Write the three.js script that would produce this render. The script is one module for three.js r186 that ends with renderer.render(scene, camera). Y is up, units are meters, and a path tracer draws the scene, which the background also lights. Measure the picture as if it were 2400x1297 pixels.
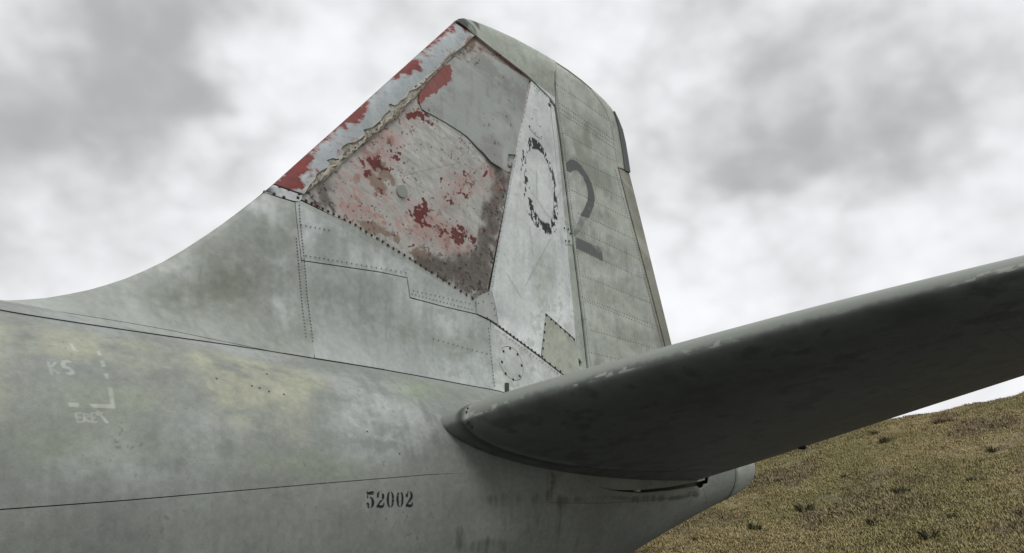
import * as THREE from 'three';
import { mergeGeometries, mergeVertices } from 'three/addons/utils/BufferGeometryUtils.js';

// ---------------------------------------------------------------- camera, sky, sun, exposure
const PSI = 46 * Math.PI / 180, PIT = 14.2 * Math.PI / 180, FOC = 1865;
const CAM = new THREE.Vector3(0, 1.6, 3.0);
const FWD = new THREE.Vector3(Math.sin(PSI) * Math.cos(PIT), Math.sin(PIT), -Math.cos(PSI) * Math.cos(PIT));
const RGT = new THREE.Vector3(Math.cos(PSI), 0, Math.sin(PSI));
const UPV = new THREE.Vector3().crossVectors(RGT, FWD);
const scene = new THREE.Scene();
const camera = new THREE.PerspectiveCamera(2 * Math.atan(648.5 / FOC) * 180 / Math.PI, 2400 / 1297, 0.05, 800);
camera.position.copy(CAM);
camera.lookAt(CAM.clone().add(FWD));
const renderer = new THREE.WebGLRenderer();
renderer.toneMapping = THREE.LinearToneMapping;
renderer.toneMappingExposure = 1.15;
renderer.shadowMap.enabled = true;

// seeded noise
const hash2 = (x, y, s) => { let h = Math.imul(x, 374761393) + Math.imul(y, 668265263) + Math.imul(s, 1442695041); h = Math.imul(h ^ (h >>> 13), 1274126177); h ^= h >>> 16; return (h >>> 0) / 4294967296; };
const hash3 = (x, y, z, s) => hash2(x + Math.imul(z, 7919), y + Math.imul(z, 104729), s);
const sm = t => t * t * (3 - 2 * t);
function n2(x, y, s = 0) { const i = Math.floor(x), j = Math.floor(y), u = sm(x - i), v = sm(y - j); const a = hash2(i, j, s), b = hash2(i + 1, j, s), c = hash2(i, j + 1, s), d = hash2(i + 1, j + 1, s); return a + (b - a) * u + (c - a) * v + (a - b - c + d) * u * v; }
function n3(x, y, z, s = 0) { const i = Math.floor(x), j = Math.floor(y), k = Math.floor(z), u = sm(x - i), v = sm(y - j), w = sm(z - k); const a = hash3(i, j, k, s), b = hash3(i + 1, j, k, s), c = hash3(i, j + 1, k, s), d = hash3(i + 1, j + 1, k, s), e = hash3(i, j, k + 1, s), f = hash3(i + 1, j, k + 1, s), g = hash3(i, j + 1, k + 1, s), h = hash3(i + 1, j + 1, k + 1, s); const p = a + (b - a) * u + (c - a) * v + (a - b - c + d) * u * v, q = e + (f - e) * u + (g - e) * v + (e - f - g + h) * u * v; return p + (q - p) * w; }
function fbm2(x, y, o, s) { let a = 0, w = 0.5, t = 0; for (let i = 0; i < o; i++) { a += w * n2(x, y, s + i * 17); t += w; w *= 0.55; x = x * 2.03 + 11.7; y = y * 2.03 - 5.3; } return a / t; }
function fbm3(x, y, z, o, s) { let a = 0, w = 0.5, t = 0; for (let i = 0; i < o; i++) { a += w * n3(x, y, z, s + i * 17); t += w; w *= 0.55; x = x * 2.03 + 11.7; y = y * 2.03 - 5.3; z = z * 2.03 + 3.1; } return a / t; }
let seedV = 12345; const rnd = () => { seedV = (Math.imul(seedV, 1664525) + 1013904223) >>> 0; return seedV / 4294967296; };
const clamp = (x, a = 0, b = 1) => Math.max(a, Math.min(b, x));
const sstep = (a, b, x) => sm(clamp((x - a) / (b - a)));
const lerp = (a, b, t) => a + (b - a) * t;

// a direction for a pixel of the 2400 x 1297 photograph
const rayDir = (px, py) => new THREE.Vector3().addScaledVector(FWD, FOC).addScaledVector(RGT, px - 1200).addScaledVector(UPV, 648.5 - py).normalize();

// overcast sky: air and clouds, computed
{
  const W = 1792, H = 896, d = new Float32Array(W * H * 4);
  // cloud masses: direction (from a pixel), angular radii in degrees, tilt, darkness
  const B = [[380, 190, 11, 6, 35, 0.30], [60, 215, 6, 5, 0, 0.22], [330, 385, 8, 3.2, 10, 0.24], [110, 60, 9, 4, 0, 0.14], [500, 60, 8, 4, 30, 0.16], [830, 90, 8, 4, 30, 0.10],
    [1900, 150, 7, 4, 20, 0.26], [2020, 285, 10, 4.5, -8, 0.34], [1860, 385, 6, 2.6, -12, 0.26], [1520, 70, 7, 3.6, 10, 0.26], [2280, 210, 6, 6, 40, 0.16], [2330, 390, 5, 3, 0, 0.16], [2050, 470, 6, 2, 0, 0.12], [1750, 560, 5, 2, 0, 0.07],
    [560, 250, 6, 1.6, 40, -0.12], [690, 150, 8, 2.2, 35, -0.16], [560, 330, 5, 2, 20, -0.14], [1570, 185, 2.4, 2.0, 0, -0.14], [1560, 430, 3.2, 2, 0, -0.16], [1985, 440, 2.0, 1.2, 0, -0.12], [120, 450, 6, 2.4, 15, -0.08], [2050, 75, 3, 2.2, 0, -0.10], [2260, 320, 2.6, 1.6, 0, -0.10]]
    .map(([x, y, a, b, t, k]) => { const dir = rayDir(x, y); const r = new THREE.Vector3(-dir.z, 0, dir.x).normalize(); const u = new THREE.Vector3().crossVectors(r, dir); return { dir, r, u, a: a * Math.PI / 180, b: b * Math.PI / 180, c: Math.cos(t * Math.PI / 180), s: Math.sin(t * Math.PI / 180), k }; });
  // the same kind of masses all round
  let ss = 777; const rr = () => { ss = (Math.imul(ss, 1664525) + 1013904223) >>> 0; return ss / 4294967296; };
  for (let i = 0; i < 150; i++) {
    const az = rr() * 6.283, el = Math.asin(rr()); const dir = new THREE.Vector3(Math.cos(az) * Math.cos(el), Math.sin(el), Math.sin(az) * Math.cos(el));
    if (dir.dot(FWD) > 0.80) continue;
    const r = new THREE.Vector3(-dir.z, 0, dir.x).normalize(); const u = new THREE.Vector3().crossVectors(r, dir); const t = rr() * 3;
    B.push({ dir, r, u, a: (5 + 8 * rr()) * Math.PI / 180, b: (2.5 + 4 * rr()) * Math.PI / 180, c: Math.cos(t), s: Math.sin(t), k: rr() < 0.62 ? 0.12 + 0.2 * rr() : -0.14 });
  }
  for (let j = 0; j < H; j++) {
    const el = ((j + 0.5) / H - 0.5) * Math.PI, ce = Math.cos(el), se = Math.sin(el);
    for (let i = 0; i < W; i++) {
      const az = ((i + 0.5) / W - 0.5) * 2 * Math.PI, dx = Math.cos(az) * ce, dz = Math.sin(az) * ce, dy = se;
      let L = 0.8;
      if (dy > -0.05) {
        const wx = (fbm3(dx * 6, dy * 7.5, dz * 6, 4, 5) - 0.5) * 0.24, wy = (fbm3(dx * 6, dy * 7.5, dz * 6, 4, 25) - 0.5) * 0.20;
        let D = 0.30;
        for (const b of B) {
          const q = dx * b.dir.x + dy * b.dir.y + dz * b.dir.z; if (q < 0.85) continue;
          const px = dx * b.r.x + dz * b.r.z + wx, py = dx * b.u.x + dy * b.u.y + dz * b.u.z + wy;
          const X = (px * b.c + py * b.s) / b.a, Y = (-px * b.s + py * b.c) / b.b; const e = X * X + Y * Y;
          if (e < 5) D += b.k * 1.6 * Math.exp(-e * 0.9);
        }
        const f = fbm3(dx * 6 + 3 + wx * 3, dy * 9 + wy * 3, dz * 6, 5, 60), g = fbm3(dx * 17 + 3, dy * 21, dz * 17, 4, 90), bl = Math.abs(2 * fbm3(dx * 11 + wy * 5, dy * 14, dz * 11 + 4, 3, 120) - 1);
        const fi = fbm3(dx * 40, dy * 46, dz * 40, 3, 140); D += (f - 0.5) * 1.25 + (g - 0.5) * 0.60 + (0.22 - bl) * 0.50 + (fi - 0.5) * 0.16;
        L = lerp(0.86, 0.40, sstep(-0.15, 1.45, D));
        L = lerp(0.80, L, sstep(-0.02, 0.12, dy) * 0.8 + 0.2);
      } else L = 0.30;
      const o = (j * W + i) * 4; const t = clamp((L - 0.45) / 0.4);
      d[o] = L * lerp(0.975, 0.985, t); d[o + 1] = L * lerp(0.99, 0.99, t); d[o + 2] = L * lerp(1.0, 1.02, t); d[o + 3] = 1;
    }
  }
  const t = new THREE.DataTexture(d, W, H, THREE.RGBAFormat, THREE.FloatType);
  t.mapping = THREE.EquirectangularReflectionMapping; t.magFilter = THREE.LinearFilter; t.minFilter = THREE.LinearFilter; t.wrapS = THREE.RepeatWrapping; t.needsUpdate = true;
  scene.background = t; scene.environment = t;
}
const sun = new THREE.DirectionalLight(new THREE.Color(1, 0.985, 0.96), 0.95);
sun.position.set(-14, 30, 16); sun.target.position.set(2, 1.5, 0);
sun.castShadow = true; sun.shadow.radius = 45; sun.shadow.mapSize.set(2048, 2048);
Object.assign(sun.shadow.camera, { left: -25, right: 45, top: 30, bottom: -30, near: 1, far: 120 });
scene.add(sun, sun.target);

// ---------------------------------------------------------------- helpers
const spline = knots => x => {          // monotone-ish Catmull-Rom through [x, y] knots, linear outside
  const n = knots.length; if (x <= knots[0][0]) return knots[0][1]; if (x >= knots[n - 1][0]) return knots[n - 1][1];
  let i = 0; while (knots[i + 1][0] < x) i++;
  const [x0, y0] = knots[i], [x1, y1] = knots[i + 1], h = x1 - x0, t = (x - x0) / h;
  const m = k => { if (k === 0) return (knots[1][1] - knots[0][1]) / (knots[1][0] - knots[0][0]); if (k === n - 1) return (knots[n - 1][1] - knots[n - 2][1]) / (knots[n - 1][0] - knots[n - 2][0]); return (knots[k + 1][1] - knots[k - 1][1]) / (knots[k + 1][0] - knots[k - 1][0]); };
  const a = m(i) * h, b = m(i + 1) * h, t2 = t * t, t3 = t2 * t;
  return (2 * t3 - 3 * t2 + 1) * y0 + (t3 - 2 * t2 + t) * a + (-2 * t3 + 3 * t2) * y1 + (t3 - t2) * b;
};
const onPlaneZ = (px, py, z) => { const d = rayDir(px, py), s = (z - CAM.z) / d.z; return CAM.clone().addScaledVector(d, s); };
function texData(W, H, f, srgb) {       // f(i, j) -> [r, g, b] 0..255, row 0 at the bottom
  const d = new Uint8Array(W * H * 4);
  for (let j = 0; j < H; j++) for (let i = 0; i < W; i++) { const c = f(i, j), o = (j * W + i) * 4; d[o] = clamp(c[0], 0, 255); d[o + 1] = clamp(c[1], 0, 255); d[o + 2] = clamp(c[2], 0, 255); d[o + 3] = 255; }
  const t = new THREE.DataTexture(d, W, H); if (srgb) t.colorSpace = THREE.SRGBColorSpace;
  t.wrapS = t.wrapT = THREE.RepeatWrapping; t.magFilter = THREE.LinearFilter; t.minFilter = THREE.LinearMipmapLinearFilter; t.generateMipmaps = true; t.needsUpdate = true; return t;
}
const mat = (rgb, o = {}) => new THREE.MeshStandardMaterial({ color: new THREE.Color(`rgb(${rgb.map(Math.round).join(',')})`), roughness: 0.65, side: THREE.DoubleSide, ...o });
function add(parent, name, geo, material) { const m = new THREE.Mesh(geo, material); m.name = name; m.castShadow = m.receiveShadow = true; parent.add(m); return m; }

// ---------------------------------------------------------------- the aircraft's surfaces
// fuselage: superellipse sections along X (aft positive), port side at +z
const fW = spline([[-8.6, 0.05], [-8.3, 0.22], [-7.5, 0.42], [-6, 0.6], [-4, 0.72], [-1, 0.74], [0, 0.72], [1, 0.675], [2, 0.60], [3, 0.50], [4, 0.365], [4.6, 0.275], [5.1, 0.205], [5.35, 0.172], [5.5, 0.138], [5.56, 0.105], [5.60, 0.03]]);
const fY = spline([[-8.6, 1.25], [-6, 1.35], [-2, 1.40], [0.5, 1.42], [1.5, 1.45], [2.5, 1.50], [3.5, 1.57], [4.5, 1.64], [5.56, 1.67]]);
const fT = spline([[-8.6, 0.03], [-8.3, 0.16], [-7.5, 0.36], [-6, 0.58], [-4, 0.72], [-1, 0.745], [0.5, 0.735], [1.5, 0.665], [2.5, 0.56], [3.5, 0.43], [4.5, 0.28], [5.1, 0.20], [5.35, 0.16], [5.5, 0.125], [5.56, 0.095], [5.60, 0.03]]);
const fB = spline([[-8.6, 0.03], [-8.3, 0.2], [-7.5, 0.4], [-6, 0.6], [-4, 0.72], [-1, 0.78], [0.5, 0.78], [1.5, 0.76], [2.5, 0.68], [3.3, 0.56], [4, 0.44], [4.6, 0.33], [5.1, 0.235], [5.35, 0.185], [5.5, 0.142], [5.56, 0.105], [5.60, 0.03]]);
const FN = 2.15;
function fusS(x, ph, off = 0) {         // ph 0 top .. PI bottom, port
  const c = Math.cos(ph), s = Math.sin(ph), h = c >= 0 ? fT(x) : fB(x), w = fW(x);
  const cy = Math.sign(c) * Math.pow(Math.abs(c), 2 / FN), sz = Math.pow(Math.max(0, s), 2 / FN);
  return new THREE.Vector3(x, fY(x) + (h + off) * cy, (w + off) * sz);
}
const fusF = p => { const dy = p.y - fY(p.x), h = dy >= 0 ? fT(p.x) : fB(p.x); return Math.pow(Math.abs(dy) / h, FN) + Math.pow(Math.abs(p.z) / fW(p.x), FN) - 1; };
function fusHit(px, py) {               // pixel -> [x, ph] on the fuselage skin
  const d = rayDir(px, py), p = new THREE.Vector3(); let s0 = 1.2, best = null, bf = 1e9;
  for (let s = 1.2; s < 8; s += 0.025) { p.copy(CAM).addScaledVector(d, s); if (p.x > 5.59) break; const f = fusF(p); if (f < bf) { bf = f; best = s; } if (f < 0) { let a = s0, b = s; for (let k = 0; k < 24; k++) { const m = (a + b) / 2; p.copy(CAM).addScaledVector(d, m); if (fusF(p) < 0) b = m; else a = m; } best = b; break; } s0 = s; }
  p.copy(CAM).addScaledVector(d, best);
  const dy = p.y - fY(p.x), h = dy >= 0 ? fT(p.x) : fB(p.x);
  const ph = Math.atan2(Math.pow(Math.abs(p.z) / fW(p.x), FN / 2), Math.sign(dy) * Math.pow(Math.abs(dy) / h, FN / 2));
  return [p.x, ph, p.clone(), bf];
}
// seam of the fin fillet on the fuselage
const seamPx = [[0, 728], [100, 745], [250, 768], [400, 790], [560, 813], [655, 828], [740, 842], [900, 868], [1000, 886], [1100, 905], [1160, 916], [1195, 925]];
const seamP = seamPx.map(([x, y]) => fusHit(x, y));
const seamYk = [], seamZk = [];
for (const s of seamP) { seamYk.push([s[2].x, s[2].y]); seamZk.push([s[2].x, s[2].z]); }
{ // carried on forward and aft along the fuselage top
  const f0 = seamP[0][2], fl = seamP[seamP.length - 1][2];
  for (const [x, z] of [[f0.x - 0.5, 0.2], [f0.x - 1.2, 0.1], [f0.x - 1.8, 0.03]]) { const yy = fY(x) + fT(x) * Math.pow(1 - Math.pow(z / fW(x), FN), 1 / FN); seamYk.unshift([x, yy]); seamZk.unshift([x, z]); }
  for (const [dx, z] of [[0.4, fl.z * 0.85], [0.9, fl.z * 0.66], [1.4, fl.z * 0.5], [2.0, fl.z * 0.36]]) { const x = fl.x + dx; const yy = fY(x) + fT(x) * Math.pow(1 - Math.pow(Math.min(0.98, z / fW(x)), FN), 1 / FN); seamYk.push([x, yy]); seamZk.push([x, z]); }
}
const seamY = spline(seamYk), seamZ = spline(seamZk);
// fin outline in the aircraft's plane of symmetry
const at0 = a => a.map(([x, y]) => { const p = onPlaneZ(x, y, 0); return [p.x, p.y]; });
const lePx = [[0, 707], [50, 704.5], [104, 700], [155, 691], [208, 680], [250, 668], [295, 653], [340, 634], [382, 614], [430, 586], [484, 551], [520, 526], [560, 496], [600, 465], [640, 432], [720, 360], [800, 289], [900, 199], [1000, 109], [1060, 55]];
const tipPx = [[1066, 49], [1074, 44.5], [1084, 43.5], [1100, 47], [1125, 56], [1150, 66], [1205, 91], [1262, 122], [1300, 144], [1330, 163], [1362, 187], [1390, 211], [1415, 234], [1430, 251], [1438, 262]];
const tePx = [[1438, 262], [1448, 282], [1457, 305], [1464, 335], [1471, 378], [1474, 405], [1500, 508], [1530, 630], [1560, 752], [1578, 826], [1592, 884], [1600, 918]];
const leC = at0(lePx), tipC = at0(tipPx), teC = at0(tePx);
const le0 = leC[0];
leC.unshift([le0[0] - 1.9, fY(le0[0] - 1.9) + fT(le0[0] - 1.9) - 0.02], [le0[0] - 1.2, le0[1] - 0.006], [le0[0] - 0.5, le0[1] - 0.010]);
const teX = y => { for (let i = 0; i < teC.length - 1; i++) { const [xa, ya] = teC[i], [xb, yb] = teC[i + 1]; if (y <= ya && y >= yb) return lerp(xa, xb, (ya - y) / (ya - yb)); } return y > teC[0][1] ? teC[0][0] : teC[teC.length - 1][0]; };
const segD = (c, x, y) => { let b = 1e9; for (let i = 0; i < c.length - 1; i++) { const [ax, ay] = c[i], [bx, by] = c[i + 1], vx = bx - ax, vy = by - ay, t = clamp(((x - ax) * vx + (y - ay) * vy) / (vx * vx + vy * vy)); const d = Math.hypot(x - ax - vx * t, y - ay - vy * t); if (d < b) b = d; } return b; };
const leTip = leC.concat(tipC);
function finT(x, y) {
  const d = segD(leTip, x, y), dt = segD(tipC, x, y), e = teX(y) - x;
  const f1 = Math.sqrt(1 - Math.pow(1 - clamp(d / 0.62), 2)), f2 = clamp(e / 1.5) * 0.94 + 0.05, f3 = Math.sqrt(1 - Math.pow(1 - clamp(dt / 0.16), 2));
  const k = 0.18, hh = clamp(0.5 + 0.5 * (f2 - f1) / k), mn = lerp(f2, f1, hh) - k * hh * (1 - hh) * 0.5;
  const t0 = 0.098 * Math.max(0.02, mn) * (0.25 + 0.75 * f3);
  const ys = seamY(x), zs = seamZ(x), a = Math.max(0, y - ys), rr = Math.sqrt(1 - Math.pow(1 - clamp(d / 0.12), 2));
  const L = 0.10 + 0.06 * sstep(1.4, 2.6, x);
  return t0 + Math.max(0, zs - t0) * Math.pow(Math.max(0, 1 - a / (L * 3.2)), 2.6) * (a < 0.001 ? 1 : lerp(1, rr, clamp(a / 0.04)));
}
function finHit(px, py, off = 0) { const d = rayDir(px, py); let z = 0.08; const p = new THREE.Vector3(); for (let k = 0; k < 14; k++) { const s = (z - CAM.z) / d.z; p.copy(CAM).addScaledVector(d, s); z = lerp(z, finT(p.x, p.y) + off, 0.7); } return [p.x, p.y]; }
const finS = (x, y, off = 0) => new THREE.Vector3(x, y, finT(x, y) + off);

// ---------------------------------------------------------------- curved sheet-metal panels cut from a surface
const clipAxis = (poly, ax, v, keepGreater) => { const out = []; for (let i = 0; i < poly.length; i++) { const a = poly[i], b = poly[(i + 1) % poly.length]; const ia = keepGreater ? a[ax] >= v : a[ax] <= v, ib = keepGreater ? b[ax] >= v : b[ax] <= v; if (ia) out.push(a); if (ia !== ib) { const t = (v - a[ax]) / (b[ax] - a[ax]); const p = [lerp(a[0], b[0], t), lerp(a[1], b[1], t)]; p[ax] = v; out.push(p); } } return out; };
function panelGeo(poly, S, { cu = 0.045, cv = 0.045, off = 0, thick = 0.006, uv, flip = 1, mirror = false }) {
  let u0 = 1e9, u1 = -1e9, v0 = 1e9, v1 = -1e9; for (const [u, v] of poly) { u0 = Math.min(u0, u); u1 = Math.max(u1, u); v0 = Math.min(v0, v); v1 = Math.max(v1, v); }
  const pos = [], nor = [], uvs = [], idx = [], key = new Map(); const e = 1e-3;
  const vert = (u, v) => { const k = Math.round(u * 2e4) + '_' + Math.round(v * 2e4); let i = key.get(k); if (i !== undefined) return i; const p = S(u, v, off); const pu = S(u + e, v, off).sub(S(u - e, v, off)), pv = S(u, v + e, off).sub(S(u, v - e, off)); const n = pu.cross(pv).multiplyScalar(flip).normalize(); if (mirror) { p.z = -p.z; n.z = -n.z; } i = pos.length / 3; pos.push(p.x, p.y, p.z); nor.push(n.x, n.y, n.z); uvs.push(...uv(u, v)); key.set(k, i); return i; };
  const wind = (flip < 0) !== mirror;
  for (let i = Math.floor(u0 / cu); i * cu < u1; i++) { let strip = clipAxis(poly, 0, i * cu, true); if (strip.length < 3) continue; strip = clipAxis(strip, 0, (i + 1) * cu, false); if (strip.length < 3) continue;
    for (let j = Math.floor(v0 / cv); j * cv < v1; j++) { let c = clipAxis(strip, 1, j * cv, true); if (c.length < 3) continue; c = clipAxis(c, 1, (j + 1) * cv, false); if (c.length < 3) continue;
      const q = []; for (const p of c) { const l = q[q.length - 1]; if (!l || Math.hypot(l[0] - p[0], l[1] - p[1]) > 1e-6) q.push(p); } if (q.length > 2 && Math.hypot(q[0][0] - q[q.length - 1][0], q[0][1] - q[q.length - 1][1]) < 1e-6) q.pop(); if (q.length < 3) continue;
      let ar = 0; for (let k = 0; k < q.length; k++) { const a = q[k], b = q[(k + 1) % q.length]; ar += a[0] * b[1] - b[0] * a[1]; } if (Math.abs(ar) < 1e-9) continue; if (ar < 0) q.reverse();
      for (const t of THREE.ShapeUtils.triangulateShape(q.map(p => new THREE.Vector2(p[0], p[1])), [])) { const [a, b, d] = t.map(k => vert(q[k][0], q[k][1])); if (a === b || b === d || a === d) continue; wind ? idx.push(a, d, b) : idx.push(a, b, d); }
    } }
  if (thick > 0) for (let i = 0; i < poly.length; i++) { const a = poly[i], b = poly[(i + 1) % poly.length], n = Math.max(1, Math.ceil(Math.max(Math.abs(a[0] - b[0]) / cu, Math.abs(a[1] - b[1]) / cv)));
    for (let k = 0; k < n; k++) { const q = [[lerp(a[0], b[0], k / n), lerp(a[1], b[1], k / n)], [lerp(a[0], b[0], (k + 1) / n), lerp(a[1], b[1], (k + 1) / n)]]; const p = [S(...q[0], off), S(...q[1], off), S(...q[1], off - thick), S(...q[0], off - thick)]; if (mirror) for (const r of p) r.z = -r.z; const nn = p[1].clone().sub(p[0]).cross(p[3].clone().sub(p[0])).normalize(); const o = pos.length / 3; for (let m = 0; m < 4; m++) { pos.push(p[m].x, p[m].y, p[m].z); nor.push(nn.x, nn.y, nn.z); uvs.push(...uv(...q[m === 1 || m === 2 ? 1 : 0])); } idx.push(o, o + 1, o + 2, o, o + 2, o + 3); } }
  const g = new THREE.BufferGeometry(); g.setAttribute('position', new THREE.Float32BufferAttribute(pos, 3)); g.setAttribute('normal', new THREE.Float32BufferAttribute(nor, 3)); g.setAttribute('uv', new THREE.Float32BufferAttribute(uvs, 2)); g.setIndex(idx); return g;
}
// shrink a polygon slightly so that neighbouring panels keep a real gap
function inset(poly, d) { const n = poly.length; let ar = 0; for (let k = 0; k < n; k++) { const a = poly[k], b = poly[(k + 1) % n]; ar += a[0] * b[1] - b[0] * a[1]; } const sg = ar > 0 ? 1 : -1;
  return poly.map((p, i) => { const a = poly[(i + n - 1) % n], b = poly[(i + 1) % n]; const e = (q, r) => { const x = r[0] - q[0], y = r[1] - q[1], l = Math.hypot(x, y) || 1; return [-y / l * sg, x / l * sg]; }; const m = e(a, p), k = e(p, b); let x = m[0] + k[0], y = m[1] + k[1]; const l2 = x * x + y * y; if (l2 < 0.15) return p; const s = 2 * d / l2; return [p[0] + x * Math.min(s, 3 * d), p[1] + y * Math.min(s, 3 * d)]; }); }
// ---------------------------------------------------------------- painted skins: canvases in metres on the fin, in (length, girth) on the fuselage
const FX0 = -1.4, FX1 = 4.9, FY0 = 1.9, FY1 = 4.35, FWp = 2048, FHp = 1024;
const GX0 = -0.5, GX1 = 5.7, GWp = 2048, GHp = 1024;
const finUV = (x, y) => [(x - FX0) / (FX1 - FX0), (y - FY0) / (FY1 - FY0)];
const fusUV = (x, ph) => [(x - GX0) / (GX1 - GX0), 1 - ph / Math.PI];
const finC = (px, py) => { const [x, y] = finHit(px, py), [u, v] = finUV(x, y); return [u * FWp, (1 - v) * FHp]; };
const fusC = (px, py) => { const h = fusHit(px, py), [u, v] = fusUV(h[0], h[1]); return [u * GWp, (1 - v) * GHp]; };
function canvasOf(W, H, bg = '#000') { const c = document.createElement('canvas'); c.width = W; c.height = H; const x = c.getContext('2d'); x.fillStyle = bg; x.fillRect(0, 0, W, H); return [c, x]; }
const dense = (pts, step = 14, close = true) => { const o = []; for (let i = 0; i < pts.length - (close ? 0 : 1); i++) { const a = pts[i], b = pts[(i + 1) % pts.length], n = Math.max(1, Math.ceil(Math.hypot(a[0] - b[0], a[1] - b[1]) / step)); for (let k = 0; k < n; k++) o.push([lerp(a[0], b[0], k / n), lerp(a[1], b[1], k / n)]); } if (!close) o.push(pts[pts.length - 1]); return o; };
const path = (x, pts, M, close = true) => { x.beginPath(); dense(pts, 14, close).forEach((p, i) => { const q = M(p[0], p[1]); i ? x.lineTo(q[0], q[1]) : x.moveTo(q[0], q[1]); }); if (close) x.closePath(); };
const fillP = (x, pts, M, col) => { x.fillStyle = col; path(x, pts, M); x.fill(); };
const strokeP = (x, pts, M, col, w) => { x.strokeStyle = col; x.lineWidth = w; x.lineCap = 'butt'; x.lineJoin = 'round'; path(x, pts, M, false); x.stroke(); };
const ell = (cx, cy, rx, ry, t = 0, n = 20) => { const o = [], c = Math.cos(t * Math.PI / 180), s = Math.sin(t * Math.PI / 180); for (let i = 0; i < n; i++) { const a = i / n * 6.2832, X = rx * Math.cos(a), Y = ry * Math.sin(a); o.push([cx + X * c - Y * s, cy + X * s + Y * c]); } return o; };
function mask(W, H, draw, blur = 0) {
  const [c, x] = canvasOf(W, H); draw(x); const d = x.getImageData(0, 0, W, H).data; let a = new Float32Array(W * H);
  for (let j = 0; j < H; j++) for (let i = 0; i < W; i++) a[(H - 1 - j) * W + i] = d[(j * W + i) * 4] / 255;
  for (let pass = 0; pass < (blur ? 2 : 0); pass++) { const r = blur, b = new Float32Array(W * H); for (let j = 0; j < H; j++) { let s = 0; for (let i = -r; i <= r; i++) s += a[j * W + clamp(i, 0, W - 1)]; for (let i = 0; i < W; i++) { b[j * W + i] = s / (2 * r + 1); s += a[j * W + Math.min(W - 1, i + r + 1)] - a[j * W + Math.max(0, i - r)]; } } for (let i = 0; i < W; i++) { let s = 0; for (let j = -r; j <= r; j++) s += b[clamp(j, 0, H - 1) * W + i]; for (let j = 0; j < H; j++) { a[j * W + i] = s / (2 * r + 1); s += b[Math.min(H - 1, j + r + 1) * W + i] - b[Math.max(0, j - r) * W + i]; } } }
  return a;
}
const rgbOf = c => `rgb(${c.join(',')})`;
const samp = (m, W, H, i, j) => { i = clamp(i, 0, W - 1.01); j = clamp(j, 0, H - 1.01); const a = Math.floor(i), b = Math.floor(j), u = i - a, v = j - b, k = b * W + a; return lerp(lerp(m[k], m[k + 1], u), lerp(m[k + W], m[k + W + 1], u), v); };
const mixc = (c, k, t) => { c[0] += (k[0] - c[0]) * t; c[1] += (k[1] - c[1]) * t; c[2] += (k[2] - c[2]) * t; };

// outlines of the fin's pieces, as pixels
const PX = {
  cover: [[1062, 53], [1112, 84], [1088, 104], [1066, 125], [1048, 139], [1028, 158], [1008, 178], [992, 196], [975, 207], [960, 216], [952, 228], [938, 236], [932, 246], [925, 250], [916, 244], [908, 246], [914, 258], [900, 268], [890, 284], [872, 300], [862, 303], [850, 306], [856, 316], [846, 326], [830, 336], [815, 338], [802, 342], [798, 350], [806, 358], [800, 368], [790, 374], [777, 372], [764, 376], [772, 384], [768, 392], [750, 402], [740, 412], [738, 420], [724, 436], [712, 456], [640, 432]],
  core: [[700, 452], [1100, 84], [1114, 84], [1246, 184], [1208, 370], [1146, 684], [1128, 690], [1112, 702], [985, 622], [830, 527], [706, 464]],
  patch: [[1132, 119], [1186, 152], [1240, 186], [1228, 262], [1216, 330], [1210, 362], [1190, 362], [1180, 402], [1150, 380], [1132, 358], [1095, 319], [1062, 296], [1030, 278], [990, 256], [982, 238], [984, 222], [996, 190], [1006, 178], [1046, 150], [1066, 132], [1098, 148]],
  stripD: [[1244, 190], [1287, 231], [1288, 241], [1284, 242], [1285, 249], [1289, 251], [1290, 262], [1312, 458], [1348, 796], [1278, 735], [1267, 836], [1168, 764], [1160, 715], [1152, 684], [1208, 374]],
  tri: [[1278, 736], [1349, 799], [1362, 884], [1334, 889], [1269, 838]],
  gus: [[1114, 706], [1118, 690], [1126, 678], [1138, 676], [1150, 684], [1158, 712], [1166, 762], [1148, 750], [1117, 736]],
  splice: [[640, 434], [708, 458], [706, 468], [700, 473], [688, 472], [660, 464], [616, 450]],
  F1: [[640, 438], [616, 452], [660, 466], [690, 475], [694, 520], [704, 600], [710, 690], [724, 790], [736, 828]],
  F2a: [[692, 474], [703, 470], [830, 530], [985, 625], [1112, 704], [1118, 736], [1040, 718], [962, 697], [955, 651], [890, 637], [707, 610], [696, 520]],
  F2b: [[707, 612], [890, 639], [953, 652], [960, 699], [1040, 720], [1117, 738], [1148, 753], [1154, 810], [1163, 914]],
  G: [[1150, 754], [1168, 767], [1267, 839], [1332, 890], [1361, 887]],
  cap: [[1112, 83], [1240, 182], [1290, 232], [1300, 246], [1298, 200], [1299, 146]],
  hinge: [[1289, 236], [1301, 248], [1314, 330], [1342, 560], [1362, 720], [1382, 900], [1394, 1055], [1380, 1055], [1366, 900], [1360, 862], [1364, 857], [1364.5, 850], [1361, 844], [1356, 840], [1349, 796], [1314, 458], [1292.5, 256], [1294, 252], [1293, 245], [1290, 243]],
  rudder: [[1300, 146], [1330, 166], [1362, 190], [1384, 209], [1402, 232], [1418, 256], [1430, 285], [1437, 320], [1443, 362], [1448, 393], [1475, 500], [1520, 668], [1562, 830], [1574, 890], [1586, 955], [1598, 1030], [1397, 1055], [1384, 900], [1364, 720], [1344, 560], [1316, 330], [1303, 248]],
};
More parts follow.
